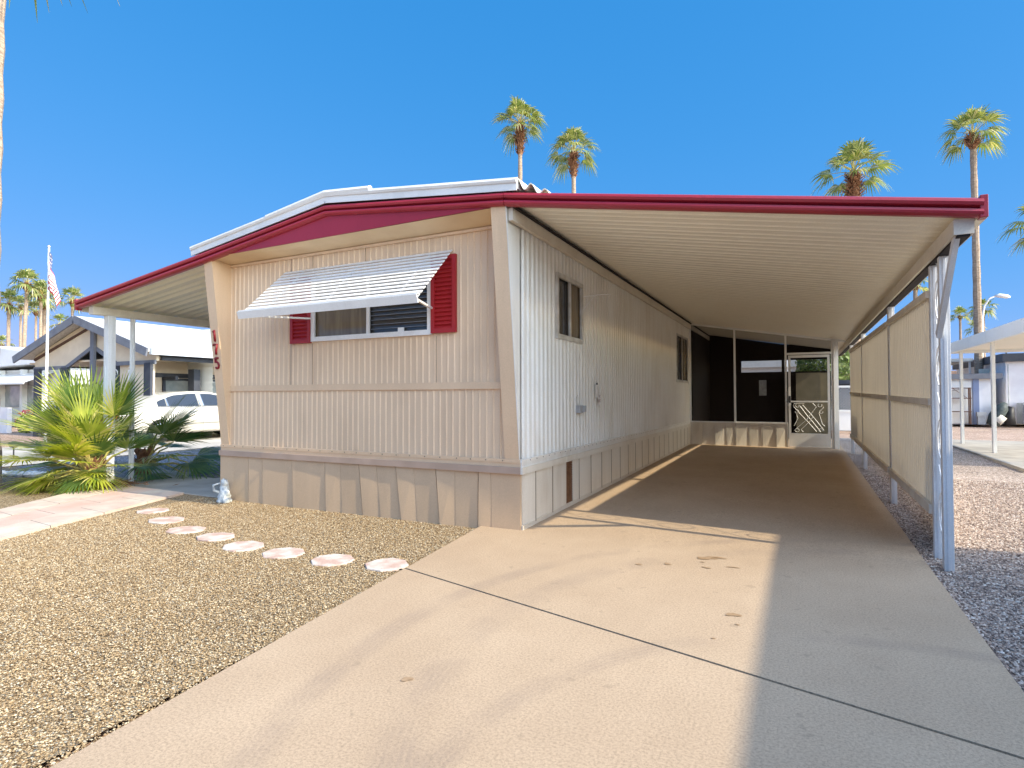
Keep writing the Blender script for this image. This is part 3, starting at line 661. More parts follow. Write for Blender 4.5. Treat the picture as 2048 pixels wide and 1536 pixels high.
# scroll work between the doubled posts
def scroll(y0, y1, zs, x=3.53):
    mb = MB(); yc = (y0+y1)/2; r = (y1-y0)/2-.035
    for z in zs:
        pts = []
        for k in range(22): t = k/21*1.5*2*math.pi; rr = r*(1-.045*k*.7); pts.append((x, yc+rr*math.sin(t), z+rr*math.cos(t)*1.25))
        mb.tube(pts, .006, 5); pts2 = [(x, yc-r+.2*r, z+.12), (x, yc, z+.26), (x, yc+r*.8, z+.40)]; mb.tube(pts2, .006, 5)
    return mb.build('post_scrollwork', m_wmetal, cp)
scroll(.40, .77, [.35, .95, 1.55, 2.1])
b_ = MB(); b_.bar((3.50, -.20, 2.46), (3.49, .385, 1.80), .062, .035, (1, 0, 0)); b_.build('brace', m_postw, cp)
# side screens
for (y0, y1) in ((.80, 3.27), (3.395, 6.73), (6.855, 9.36)):
    pn = bpy.data.objects.new('side_screen', None); col.objects.link(pn); pn.parent = cp; pn.location = Vector((3.53, y0, .3))-cp.location
    zlo, zhi = .34, 2.20
    c_ = corr('x', y0, y1, .105, .014, zlo+.05, zhi-.04, flip=-1, shape=[(0, 0), (.2, 0), (.3, 1), (.5, 1), (.6, .2), (.8, .2), (.9, .7)], jitter=.05, seed=int(y0))
    shift(c_, dx=3.515)
    c_.v = [(x, y, z+gz(y)) for x, y, z in c_.v]; c_.build('slatted_panel', m_panel, pn)
    for nm, z0, z1, th in (('bottom_rail', zlo-.03, zlo+.05, .03), ('middle_rail', 1.235, 1.29, .024), ('top_rail', zhi-.045, zhi+.015, .03)):
        r_b = MB(); r_b.box((3.505-th, y0, z0), (3.548, y1, z1)); r_b.v = [(x, y, z+gz(y)) for x, y, z in r_b.v]; r_b.build(nm, mat('pale_screen_rail', (.76, .71, .62), (.66, .59, .49), 5, .5), pn)

# ------------------------------------------------------------------ porch roof (left)
pc = empty('patio_cover', (-6, 4, 0), 'ribbed cream patio cover with red fascia left of the mobile home', 'patio cover')
pan2 = [(0, 0), (.12, 0), (.22, 1), (.48, 1), (.58, .2), (.72, .2), (.80, 1), (.9, 1)]
deck(-7.28, 2.715, -W-.01, 3.085, -.285, 11, .34, .028, pan2).build('roof_deck', m_cream, pc)
fascia([-7.30, -6.4, -5.4, -4.424]).build('fascia', m_red, pc)
b_ = MB(); b_.box((-7.33, -.352, 2.655), (-7.29, -.27, 2.82)); b_.build('fascia_end_cap', m_red, pc)
b_ = MB(); b_.box((-7.10, -.27, 2.585), (-6.99, 11, 2.698)); b_.build('side_beam', m_creamtrim, pc)
b_ = MB(); b_.box((-7.32, -.26, 2.64), (-7.27, 11, 2.74)); b_.build('gutter', m_creamtrim, pc)
for (x, y, wd) in ((-7.04, .0, .115), (-7.04, .34, .055)):
    b_ = MB(); h = wd/2; b_.box((x-h, y-h, -.1), (x+h, y+h, 2.585)); b_.box((x-h*.2, y-h-.008, -.1), (x+h*.2, y-h-.0005, 2.58)); b_.box((x+h+.0005, y-h*.3, -.1), (x+h+.008, y+h*.3, 2.58)); b_.build('post', m_postw, pc, bevel=.003)
b_ = MB(); b_.box((-7.09, 5.0, -.1), (-6.99, 5.1, 2.585)); b_.build('post', m_postw, pc)

# ------------------------------------------------------------------ screened room at the end
sr = empty('screen_room', (1.6, L, gz(L)), 'dark screened porch room with white screen door at the carport end', 'screen room')
zf = gz(L); SL = 1.09; DX0, DX1 = 2.27, 3.13
b_ = MB(); e = [.03, .33, .62, .90, 1.10, 1.42, 1.70, 2.0, 2.24]; r = random.Random(2)
for a, b in zip(e[:-1], e[1:]):
    y = L-.005-r.uniform(0, .012); tw = r.uniform(.01, .045); b_.add([(a+.004, y-.012, zf-.02), (b-.004, y-.012-tw*0, zf-.02), (b-.004, y-.012, .665), (a+.004, y-.012, .665), (a+.004, y-.012-tw, zf-.02)], [(4,1,2,3), (0,4,3)])
    b_.box((b-.02, y-.024, zf-.02), (b-.006, y-.0125, .66))
b_.build('kick_wall', m_wskirt, sr)
b_ = MB(); b_.box((.02, L, zf-.05), (2.26, L+.04, .66)); b_.build('kick_wall_back', m_wskirt, sr)
b_ = MB(); b_.box((.012, L-.05, .666), (2.255, L+.05, .695)); b_.build('sill', m_wmetal, sr)
topz = lambda x: 3.19-(x-.04)*(.615/3.56)
b_ = MB()
for x in (.035, 1.09, 2.22, 3.18): b_.box((x-.022, L-.03, .695 if x < 2.2 else zf), (x+.022, L+.03, topz(x)-.02))
b_.bar((.0, L, 3.155), (3.45, L, 2.555), .05, .05); b_.build('frame', m_wmetal, sr)
b_ = MB(); b_.box((3.205, L-.06, zf-.06), (3.30, L+.04, 2.60)); b_.build('corner_post', m_wmetal, sr)
b_ = MB(); b_.add([(.05, L, .7), (2.2, L, .7), (2.2, L, topz(2.2)-.03), (.05, L, topz(.05)-.03)], [(0,1,2,3)]); b_.add([(2.24, L, 2.335), (3.16, L, 2.335), (3.16, L, topz(3.16)-.03), (2.24, L, topz(2.24)-.03)], [(0,1,2,3)])
b_.build('screen_mesh', m_screen, sr)
door = MB(); y0, y1 = L-.045, L-.012
door.box((DX0, y0, zf+.03), (DX0+.05, y1, 2.27)); door.box((DX1-.05, y0, zf+.03), (DX1, y1, 2.27)); door.box((DX0+.05, y0, 2.21), (DX1-.05, y1, 2.27))
door.box((DX0+.05, y0-.002, 1.17), (DX1-.05, y1, 1.205)); door.box((DX0+.05, y0, zf+.03), (DX1-.05, y1, .45))
dr = door.build('screen_door', m_wmetal, sr)
b_ = MB(); b_.box((2.243, L-.05, 2.285), (3.157, L+.0, 2.33)); b_.build('door_head', m_wmetal, sr)
b_ = MB(); b_.quad((DX0+.05, L-.02, .45), (DX1-.05, L-.02, .45), (DX1-.05, L-.02, 2.21), (DX0+.05, L-.02, 2.21)); b_.build('door_mesh', m_screen, dr)
b_ = MB(); b_.box((DX0+.01, y0-.03, 1.16), (DX0+.045, y0, 1.32)); b_.build('handle', m_black, dr)
b_ = MB(); gx0, gx1, g0, g1 = DX0+.10, DX1-.10, .47, 1.16; gy = y0-.004
def gp(u, v): return (gx0+(gx1-gx0)*u, gy, g0+(g1-g0)*v)
def curl(cu, cv, r_, a0, turns, s=1):
    asp = (gx1-gx0)/(g1-g0); return [gp(cu+r_*(1-.45*k/12)*math.cos(a0+s*turns*2*math.pi*k/12), cv+asp*r_*(1-.45*k/12)*math.sin(a0+s*turns*2*math.pi*k/12)) for k in range(13)]
for st in ([(.22,.88),(.45,.55),(.62,.34),(.85,.03)], [(.02,.97),(.0,.85),(.25,.60),(.47,.33),(.62,.12),(.72,.0)][:0] or [(.30,.92),(.55,.62),(.75,.36),(.95,.08)], [(.02,.86),(.22,.62),(.48,.33),(.72,.04)], [(.62,.98),(.72,.86),(.40,.42),(.12,.16),(.02,.06)], [(.95,.86),(.80,.66),(.90,.30),(.98,.22)], [(.05,.30),(.02,.22),(.14,.48),(.10,.62)], [(.30,.02),(.24,.1),(.55,.42),(.62,.55)], [(.02,.86),(.02,.97),(.35,.97)]):
    b_.tube([gp(*q) for q in st], .0062, 6)
for c_, v_, a0, s in ((.14,.90,2.0,1),(.82,.92,.5,-1),(.10,.70,1.5,-1),(.88,.70,1.5,1),(.12,.08,3.5,1),(.84,.08,-.3,1)): b_.tube(curl(c_, v_, .075, a0, .8, s), .0055, 6)
b_.build('scroll_grille', m_wmetal, dr)
# room interior
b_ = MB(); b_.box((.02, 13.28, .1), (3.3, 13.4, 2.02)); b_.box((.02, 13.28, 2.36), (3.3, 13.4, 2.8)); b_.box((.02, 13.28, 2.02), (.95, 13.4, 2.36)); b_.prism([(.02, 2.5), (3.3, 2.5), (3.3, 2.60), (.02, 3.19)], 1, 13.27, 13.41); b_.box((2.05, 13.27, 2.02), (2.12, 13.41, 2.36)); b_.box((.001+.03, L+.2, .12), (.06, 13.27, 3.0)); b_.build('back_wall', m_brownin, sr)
b_ = MB(); b_.box((1.44, 13.262, 1.33), (1.64, 13.279, 1.78)); b_.build('back_window', mat('daylight_window_paint', (.55, .58, .60), (.40, .42, .46), 12, .3), sr)  # pale pane colour stands in for daylight through the window
b_ = MB(); b_.box((2.42, 12.5, .1), (3.02, 13.2, 1.95)); b_.box((3.02, 12.7, .1), (3.2, 13.2, 1.95)); b_.build('storage_cabinet', mat('olive_cabinet', (.24, .21, .14), (.30, .26, .18), 4, .7), sr)

# paper notice, statue
nt_ = empty('paper_notice', (.02, 2.38, 1.2), 'white paper notice taped to the white side wall below the window', 'notice')
b_ = MB(); vs = []
for i in range(7):
    t = i/6; z = 1.20+.17*t; x = .02+.012*math.sin(t*3)
    vs += [(x, 2.38, z), (x+.004, 2.51, z-.004)]
b_.add(vs, [(2*i, 2*i+1, 2*i+3, 2*i+2) for i in range(6)]); b_.add([(.022, 2.31, 1.50), (.022, 2.40, 1.49), (.026, 2.42, 1.36), (.03, 2.36, 1.30), (.024, 2.31, 1.31)], [(0,1,2,3,4)]); b_.build('sheet', m_paper, nt_)
b_ = MB()
for k, (z, a, b) in enumerate(((1.335, 2.40, 2.49), (1.322, 2.395, 2.47), (1.31, 2.40, 2.49), (1.285, 2.395, 2.495), (1.272, 2.395, 2.49), (1.26, 2.395, 2.48), (1.247, 2.395, 2.49))): b_.box((.0365, a, z), (.0372, b, z+.007))
b_.build('print', m_ink, nt_)
b_ = MB(); b_.box((.02, 2.345, 1.485), (.034, 2.375, 1.51)); b_.build('clip', m_black, nt_)
st = empty('garden_statue', (-4.17, -.14, -.03), 'small weathered bluish garden statue at the foot of the left corner', 'statue')
b_ = MB(); b_.lathe([(.0, 0), (.085, 0), (.09, .03), (.075, .05), (.08, .08), (.06, .14), (.045, .20), (.04, .22), (.055, .25), (.04, .29), (.0, .31)], (-4.17, -.16, -.03), 14)
b_.v = [(x+.012*math.sin(z*60+y*30), y+.010*math.sin(z*45+x*50), z) for x, y, z in b_.v]; b_.build('figure', m_statue, st, smooth=True)
b_ = MB(); b_.tube([(-4.22, -.2, .10), (-4.27, -.24, .13), (-4.25, -.26, .2), (-4.20, -.2, .22)], [.02, .018, .014, .01], 7); b_.lathe([(0, 0), (.05, .01), (.045, .06), (.0, .09)], (-4.09, -.2, -.03), 10); b_.lathe([(0, 0), (.035, .01), (.03, .07), (.0, .11)], (-4.12, -.16, .05), 10); b_.build('wing', m_statue, st, smooth=True)

# ------------------------------------------------------------------ palms
def fan(mb, P, d, blade, nseg, spread, droop, rng, width=1.0, nrm_tilt=0):
    d = d.normalized(); s = d.cross(Vector((0, 0, 1)))
    if s.length < .05: s = Vector((math.cos(rng.uniform(0, 6.28)), math.sin(rng.uniform(0, 6.28)), 0))
    s.normalize(); n = s.cross(d).normalized()
    roll = rng.uniform(-.35, .35)+nrm_tilt; s, n = s*math.cos(roll)+n*math.sin(roll), -s*math.sin(roll)+n*math.cos(roll)
    for k in range(nseg):
        u = -1+2*(k+.5)/nseg; a = u*spread; Ls = blade*(1-.38*abs(u)**1.6)*rng.uniform(.92, 1.06)
        dr = d*math.cos(a)+s*math.sin(a)+n*(.18*abs(u)); dr.normalize(); sd = (-d*math.sin(a)+s*math.cos(a)).normalized()
        wmax = Ls*.46*2*math.tan(spread/nseg)*1.02*width
        pts = []
        dk = droop*rng.uniform(.6, 1.3)
        for t, wf in ((.04, .06), (.46, 1.0), (.74, .62), (1.0, .04)):
            q = P+dr*(Ls*t); q.z -= dk*Ls*max(0, t-.35)**1.7; pts.append((q-sd*wmax*wf*.5+n*.0, q+sd*wmax*wf*.5))
            if t == .46: fold = n*wmax*.22
        vs = []
        for i, (a_, b_2) in enumerate(pts): vs += [a_, b_2]
        mb.add(vs, [(0,1,3,2), (2,3,5,4), (4,5,7,6)])
def crown(rng, n, pet, blade, nseg, el0, el1, droop, spread=1.9, hub=(0,0,0), squash=1.0):
    mb = MB(); st_ = MB()
    for i in range(n):
        t = i/(n-1); az = i*2.39996+rng.uniform(-.25, .25); el = R(el0+(el1-el0)*t**.9+rng.uniform(-8, 8))
        d = Vector((math.cos(az)*math.cos(el), math.sin(az)*math.cos(el), math.sin(el))); pl = pet*rng.uniform(.8, 1.15)
        h = Vector(hub); mid = h+d*pl*.5; end = h+d*pl; end.z -= .10*pl*math.cos(el); st_.tube([h, mid, end], [.022*pet**.5*1.0, .016*pet**.5, .010], 5, False)
        d2 = (end-mid).normalized(); fan(mb, end, d2, blade*rng.uniform(.85, 1.1), nseg, spread*rng.uniform(.85, 1.05), droop*rng.uniform(.7, 1.3)*math.cos(el*.6), rng)
    return mb, st_
def tall_palm(loc, H, rad, label, group, seed, boots=1.0, n=30, lean=(0, 0), blade=1.0, pet=.95, nseg=17, small=False, rb=None, ck=.80):
    rng = random.Random(seed); t_ = empty('palm_tree', loc, label, 'palm tree', group)
    top = Vector((lean[0], lean[1], H)); tr = MB(); K = 26; pts = []; rs = []
    for i in range(K+1):
        t = i/K; pts.append(Vector((lean[0]*t**1.5, lean[1]*t**1.5, -.3+(H+.3)*t))); rs.append(rad*(1.0-.28*t+.5*math.exp(-t*14))*(1+.05*(-1)**i))
    tr.tube(pts, rs, 10); tr.build('trunk', m_trunk, t_, local=True)
    c, s_ = crown(rng, n, pet*ck, blade*ck, nseg, -24, 84, 1.15, 1.8); up_ = .15; c.v = [(x+top.x, y+top.y, z+top.z+up_) for x, y, z in c.v]; s_.v = [(x+top.x, y+top.y, z+top.z+up_) for x, y, z in s_.v]
    co_ = c.build('crown', m_leaf, t_, local=True); s_.build('petioles', m_pet, co_, local=True)
    if boots:
        bm = MB(); hb = boots
        for i in range(int(150*boots)+30):
            t = rng.random(); a = rng.uniform(0, 6.28); z = top.z+.15-hb*t; rr = rad*.75+rad*1.15*math.sin(math.pi*min(1, t*.8+.12))
            p = Vector((top.x, top.y, z)); o = Vector((math.cos(a), math.sin(a), 0)); sd = Vector((-o.y, o.x, 0)); wd = rng.uniform(.03, .07)
            q = p+o*rr*rng.uniform(.8, 1.45)+Vector((0, 0, rng.uniform(-.02, .14))); b0 = p+o*rad*.6+Vector((0, 0, -.12))
            bm.add([b0-sd*wd, b0+sd*wd, q+sd*wd*.5, q-sd*wd*.5, q-o*.05+Vector((0, 0, .06))], [(0,1,2,3), (3,2,4)])
        prof = [(rad*.6, 0), (rad*1.05, -.25*hb), (rad*1.25, -.6*hb), (rad*.8, -hb)]; bm.lathe(prof, (top.x, top.y, top.z+.1), 12)
        bm.build('dead_frond_boots', m_boot, t_, local=True)
    return t_
gB = 'fan palms rising behind the mobile home'; gR = 'fan palms on the right skyline'; gL = 'fan palms on the left skyline'; gs = 'small far off palms'
tall_palm((-10.46, 21.86, 0), 15.5, .15, 'taller of the two palms behind the roof, with brown stub collar', gB, 1, 1.6, 32)
tall_palm((-7.89, 22.94, 0), 13.95, .15, 'lower of the two palms behind the roof, its crown drooping', gB, 2, 1.3, 32)
tall_palm((4.50, 20.72, 0), 9.85, .18, 'short thick palm with orange stubs showing just above the carport fascia', gR, 3, 1.6, 26, blade=1.0)
tall_palm((9.95, 28.25, 0), 13.25, .18, 'very tall slender palm beside the right end of the carport', gR, 4, .6, 22, (-.1, -.2), blade=1.05)
tall_palm((10.98, 23.5, 0), 7.6, .16, 'palm cut by the right edge of the picture', gR, 5, .4, 20)
tall_palm((20.39, 83, 0), 10.9, .17, 'thin distant palm left of the tall slender trunk', gs, 6, .3, 16, nseg=9, blade=1.1)
tall_palm((20.28, 72.8, 0), 10.4, .24, 'distant palm directly behind the street lamp', gs, 7, .4, 18, nseg=9, blade=1.2)
tall_palm((26.17, 102.2, 0), 11.0, .18, 'distant low palm peeping out right of the tall trunk', gs, 8, .3, 14, nseg=9, blade=1.3)
tall_palm((11.48, 54.1, 0), 10.6, .22, 'far palm seen through the gap above the side screens', gs, 9, .4, 14, nseg=9)
tall_palm((-52.67, 18.4, 0), 10.2, .17, 'bushiest crowned palm of the left cluster', gL, 10, .6, 26, (.6, 0), nseg=11)
tall_palm((-52.2, 19.4, 0), 9.5, .14, 'palm just right of the bushiest one, crowns merging', gL, 11, .5, 24, nseg=11)
tall_palm((-54.84, 18.38, 0), 8.8, .16, 'palm nearest the left picture edge above the far grey house', gL, 12, .5, 24, nseg=11)
tall_palm((-66.5, 24.15, 0), 10.2, .15, 'smaller palm between the two left trunks', gL, 13, .5, 20, nseg=9)
tall_palm((-54.08, 20.5, 0), 9.3, .17, 'palm immediately left of the flag', gL, 14, .7, 22, nseg=11)
tall_palm((-70.5, 27.2, 0), 10.4, .15, 'dark palm low behind the flagpole', gL, 15, .4, 18, nseg=9)
tall_palm((-53.16, 22.12, 0), 9.5, .14, 'single palm above the gable peak between flag and patio cover', gL, 16, .5, 22, nseg=11)
tall_palm((-85.6, 30.34, 0), 7.8, .16, 'lowest palm on the far left skyline', gL, 17, .3, 18, nseg=9)
tall_palm((-73.5, 30.9, 0), 9.6, .15, 'small palm just right of the flagpole below the flag', gL, 18, .3, 16, nseg=9)
tall_palm((-8.90, -.90, -.03), 10.12, .26, 'near palm trunk running up the left picture edge', None, 19, 1.6, 30, (.12, .05), blade=1.15, pet=1.05, nseg=20, ck=1.0)

# shrub palms
def fan_shrub(loc, label, fr, lm, seed, k=1.0):
    fr = [(a, e, pl*k, bl*k, dp, sp_) for a, e, pl, bl, dp, sp_ in fr]
    rng = random.Random(seed); t_ = empty('fan_palm_shrub', loc, label, 'palm shrub', 'low fan palms by the patio'); st_ = MB()
    for i, (az, el, pl, bl, dp, sprd) in enumerate(fr):
        a, e = R(az), R(el); d = Vector((math.cos(a)*math.cos(e), math.sin(a)*math.cos(e), math.sin(e)))
        h = Vector((rng.uniform(-.08, .08), rng.uniform(-.08, .08), .12+rng.uniform(0, .15))); mid = h+d*pl*.55+Vector((0, 0, .04)); end = h+d*pl; end.z -= .08*pl*math.cos(e)
        st_.tube([h, mid, end], [.022, .016, .010], 6, False); d2 = (end-mid).normalized()
        mb = MB(); fan(mb, end, d2, bl, 26, sprd, dp, rng); mb.build('frond', lm if isinstance(lm, type(m_leaf)) else lm[i % len(lm)], t_, local=True)
    st_.build('petioles', m_pet, t_, local=True)
    bs = MB()
    for k in range(60):
        a = rng.uniform(0, 6.28); z = rng.uniform(0, .38); o = Vector((math.cos(a), math.sin(a), 0)); sd = Vector((-o.y, o.x, 0)); r0 = .07+.05*rng.random(); p = o*r0+Vector((0, 0, z)); q = o*(r0+.09)+Vector((0, 0, z+.14))
        bs.add([p-sd*.03, p+sd*.03, q+sd*.012, q-sd*.012], [(0,1,2,3)])
    bs.lathe([(.13, -.05), (.12, .15), (.09, .35), (.04, .45)], (0, 0, 0), 10); bs.build('trunk', m_boot, t_, local=True); return t_
# azimuths: 26 deg = picture right, 206 = picture left, 296 = towards the camera, 116 = away
fr1 = [(200,62,.75,.70,.15,1.3),(150,70,.80,.72,.15,1.4),(60,60,.75,.72,.15,1.5),(110,55,.7,.7,.2,1.5),(206,30,.85,.80,.25,1.5),(190,12,.95,.75,.4,1.5),(225,18,.80,.72,.35,1.6),(250,34,.65,.62,.25,1.7),(206,48,.8,.75,.2,1.3),
       (285,40,.55,.60,.3,1.7),(320,30,.55,.58,.35,1.7),(20,38,.70,.70,.25,1.5),(215,-6,.80,.75,.45,1.5),(240,-12,.55,.62,.4,1.5),(262,-22,.40,.58,.35,1.5),(300,0,.40,.52,.5,1.7),(350,12,.45,.55,.45,1.6),(180,35,.75,.7,.3,1.5),(235,60,.6,.6,.2,1.5),(300,66,.55,.55,.2,1.6),(340,56,.6,.62,.2,1.5),(272,12,.5,.55,.45,1.7),(196,-2,.65,.6,.4,1.5),(130,25,.6,.6,.3,1.5),(222,40,.95,.65,.3,1.4),(168,50,.9,.6,.2,1.3),(315,-15,.35,.45,.5,1.6)]
fr1 += [(206,76,.98,.80,.1,1.2),(186,66,1.0,.78,.1,1.3),(30,74,.95,.80,.1,1.4),(250,70,.85,.75,.15,1.3),(90,72,.9,.8,.1,1.4),(160,74,1.0,.8,.1,1.3),(296,52,.6,.7,.2,1.6),(275,60,.7,.7,.2,1.5)]
rr_ = random.Random(5); fr1 = fr1+[(a+rr_.uniform(-25, 25), e+rr_.uniform(-14, 10), pl*rr_.uniform(.6, .95), bl*rr_.uniform(.7, .95), dp, sp_) for a, e, pl, bl, dp, sp_ in fr1[::1]]
fan_shrub((-7.05, -.22, -.02), 'bright yellow green fan palm shrub sunlit beside the path', fr1, [m_leafy, m_leafy, m_leafy, m_leafd], 31, 1.02)
fr2 = [(20,35,.75,.75,.3,1.5),(40,15,.85,.72,.4,1.5),(350,22,.8,.7,.4,1.5),(10,4,.85,.66,.5,1.5),(330,8,.6,.55,.5,1.6),(60,55,.7,.7,.2,1.5),(90,40,.7,.7,.3,1.5),(30,62,.8,.7,.2,1.4),(355,48,.7,.65,.3,1.5),(120,25,.6,.6,.4,1.5),(340,-6,.6,.5,.5,1.5),(16,-8,.8,.55,.5,1.5),(170,40,.6,.6,.3,1.5),(45,0,.7,.6,.5,1.5)]
fan_shrub((-7.75, .95, -.02), 'dark green shaded fan palm shrub in front of the parked car', fr2, [m_leafd, m_leafd, m_leaf], 32, 1.08)
# leaf litter under the shrubs
b_ = MB(); r = random.Random(9)
for k in range(260):
    x = r.gauss(-6.95, .30); y = r.gauss(.02, .14); a = r.uniform(0, 3.14); l_ = r.uniform(.03, .10); dx, dy = math.cos(a)*l_, math.sin(a)*l_; z = .0+r.uniform(0, .05)
    b_.add([(x-dx, y-dy, z), (x+dy*.12, y-dx*.12, z+.012), (x+dx, y+dy, z+r.uniform(-.01, .03)), (x-dy*.12, y+dx*.12, z)], [(0,1,2,3)])
tag(b_.build('leaf_litter', m_soil), 'reddish dry leaf litter under the sunlit fan palm', 'litter', kind='stuff')
# white border rocks
for i in range(16):
    r = random.Random(100+i); t = i/15; x = -9.95+1.35*t+r.uniform(-.02, .02); y = -.20+.38*t+r.uniform(-.03, .03); s_ = r.uniform(.05, .085)
    b_ = MB(); pr_ = []
    for j in range(5):
        ph = math.pi*j/4
        pr_.append((max(.001, s_*math.sin(ph)), -s_*.75*math.cos(ph)))
    b_.lathe(pr_, (0, 0, 0), 8); b_.v = [(a*(1+.15*math.sin(9*c*20+i)), b*(1+.15*math.cos(i*2+a*40)), c) for a, b, c in b_.v]
    o = b_.build('border_rock', m_rock); o.location = (x, y, .02)
    tag(o, 'white painted rock in the border row left of the fan palm', 'rock', 'white border rocks')

# ------------------------------------------------------------------ flagpole
fp = empty('flagpole', (-15.86, 3.2, -.02), 'slim white flagpole with a limp striped flag', 'flagpole')
b_ = MB(); b_.tube([(-15.86, 3.2, -.02), (-15.83, 3.2, 2.6), (-15.81, 3.2, 5.42)], [.038, .034, .022], 10); b_.build('pole', m_wmetal, fp, smooth=True)
b_ = MB(); b_.lathe([(0, 0), (.03, .02), (.035, .05), (.0, .08)], (-15.81, 3.2, 5.42), 8); b_.build('finial', m_alu, fp)
fb = MB(); NU, NV = 26, 39; Hf = 1.05; vs = []
for j in range(NV+1):
    for i in range(NU+1):
        u, v = i/NU, j/NV
        x = -15.79+(.02+.62*(u**.8)*(.30+.70*v)+.05*math.sin(v*5+u*4))*1.0
        z = 5.32-v*Hf*(1-.25*u)-.85*u**1.2; y = 3.2-.02+.09*math.sin(u*9+v*2.5)*u**.5
        vs.append((x, y, z))
fb.v = vs
for j in range(NV):
    for i in range(NU):
        q = j*(NU+1)+i; fb.f.append((q, q+1, q+NU+2, q+NU+1)); st_ = int(13*(j+.5)/NV)
        if i < NU*.40 and st_ < 7: star = (i % 3 == 1 and j % 4 == 2); fb.m.append(1 if star else 2)
        else: fb.m.append(0 if st_ % 2 == 0 else 1)
fb.build('flag', [m_flagr, m_flagw, m_flagb], fp, smooth=True)

# ------------------------------------------------------------------ car
car = empty('parked_car', (-14.75, 6.65, .03), 'cream white sedan with dark tinted windows parked next door', 'car', rz=math.pi/2)
def loft(stations):
    # (x, w_bot, w_mid, w_top, z0, zm, z1)
    mb = MB(); vs = []; n = 0
    for (x, wb, wm, wt, z0, zm, z1) in stations:
        ring = [(wb*.93, z0), (wb, z0+.10), (wm, zm), (wm*.985, (zm+z1)/2+.04), (wt, z1-.015), (wt*.82, z1+.006)]
        ring = ring+[(-a, b) for a, b in reversed(ring)]; n = len(ring); vs += [(x, a, b) for a, b in ring]
    fs = [(i*n+k, i*n+(k+1)%n, (i+1)*n+(k+1)%n, (i+1)*n+k) for i in range(len(stations)-1) for k in range(n)]
    fs += [tuple(range(n-1, -1, -1)), tuple((len(stations)-1)*n+k for k in range(n))]; mb.add(vs, fs); return mb
body = loft([(-2.72,.70,.76,.66,.42,.62,.90),(-2.64,.84,.90,.80,.30,.60,1.00),(-2.3,.93,.97,.86,.25,.60,1.05),(-1.6,.95,.985,.90,.22,.60,1.06),(-.6,.95,.99,.91,.20,.60,1.03),(.6,.95,.99,.91,.20,.60,1.01),(1.4,.95,.985,.88,.22,.60,.98),(2.2,.92,.96,.80,.25,.58,.90),(2.6,.84,.88,.70,.32,.56,.80),(2.72,.68,.72,.6,.42,.54,.70)])
bo = body.build('body', m_carpaint, car, smooth=True, local=True); s_ = bo.modifiers.new('s', 'SUBSURF'); s_.levels = 1; s_.render_levels = 2
def ghz(x):  # roof line
    P_ = [(-1.95, 1.04), (-1.55, 1.28), (-1.1, 1.43), (-.5, 1.485), (.1, 1.48), (.55, 1.40), (1.0, 1.22), (1.45, .99)]
    for a, b in zip(P_[:-1], P_[1:]):
        if a[0] <= x <= b[0]: return a[1]+(b[1]-a[1])*(x-a[0])/(b[0]-a[0])
    return 1.0
gh = MB(); vs = []; xs = [-1.95,-1.75,-1.55,-1.3,-1.1,-.8,-.5,-.2,.1,.35,.55,.8,1.0,1.25,1.45]; n = 6
for x in xs:
    z = ghz(x); k = (z-1.0)/.49; wt = .90-.26*k; ring = [(.90, .98), (wt, z-.03), (wt-.10, z)]; ring += [(-a, b) for a, b in reversed(ring)]; vs += [(x, a, b) for a, b in ring]
gh.add(vs, [(i*n+k, i*n+k+1, (i+1)*n+k+1, (i+1)*n+k) for i in range(len(xs)-1) for k in range(n-1)]); gh.build('roof', m_carpaint, car, smooth=True, local=True)
def sidewin(x0, x1, side, m, name, nn=8, up0=0, up1=0):
    mb = MB(); vs = []
    for i in range(nn+1):
        x = x0+(x1-x0)*i/nn; z = ghz(x)-.075; z = max(z, 1.06); k = (ghz(x)-1.0)/.49
        wt = .90-.26*k; zz = ghz(x)-.03
        def wy(q): t = (q-.98)/max(zz-.98, .05); return .90+(wt-.90)*t+.007
        vs += [(x, side*wy(1.045), 1.045), (x, side*wy(z), z)]
    mb.add(vs, [(2*i, 2*i+2, 2*i+3, 2*i+1) for i in range(nn)]); return mb.build(name, m, car, local=True)
for side in (-1, 1):
    for a, b in ((-1.62, -1.36), (-1.31, -.36), (-.20, 1.05)): sidewin(a, b, side, m_carglass, 'window')
b_ = MB()
for x in (-1.335, -.33, -.23):
    b_.bar((x, -.915, 1.03), (x-.0, -.90+.255*(ghz(x)-1.0)/.49-.012, ghz(x)-.04), .012, .022, (1, 0, 0))
b_.box((-1.65, -.925, 1.028), (1.1, -.908, 1.042)); b_.build('window_trim', m_chrome, car, local=True)
for x in (-.62, .62):
    b_ = MB(); b_.tube([(x-.12, -.985, .86), (x-.08, -1.02, .87), (x+.08, -1.02, .87), (x+.12, -.985, .86)], .011, 6); b_.build('door_handle', m_chrome, car, local=True)
b_ = MB()
for x in (-.30, 1.12): b_.bar((x, -.9975, .28), (x, -.9975, .62), .004, .007, (1,0,0)); b_.bar((x, -.9975, .62), (x, -.97, .98), .004, .007, (1,0,0))
b_.box((-1.9, -1.0, .52), (1.7, -.9905, .545)); b_.build('side_moulding', mat('car_seam', (.30, .29, .25), None, rough=.4), car, local=True)
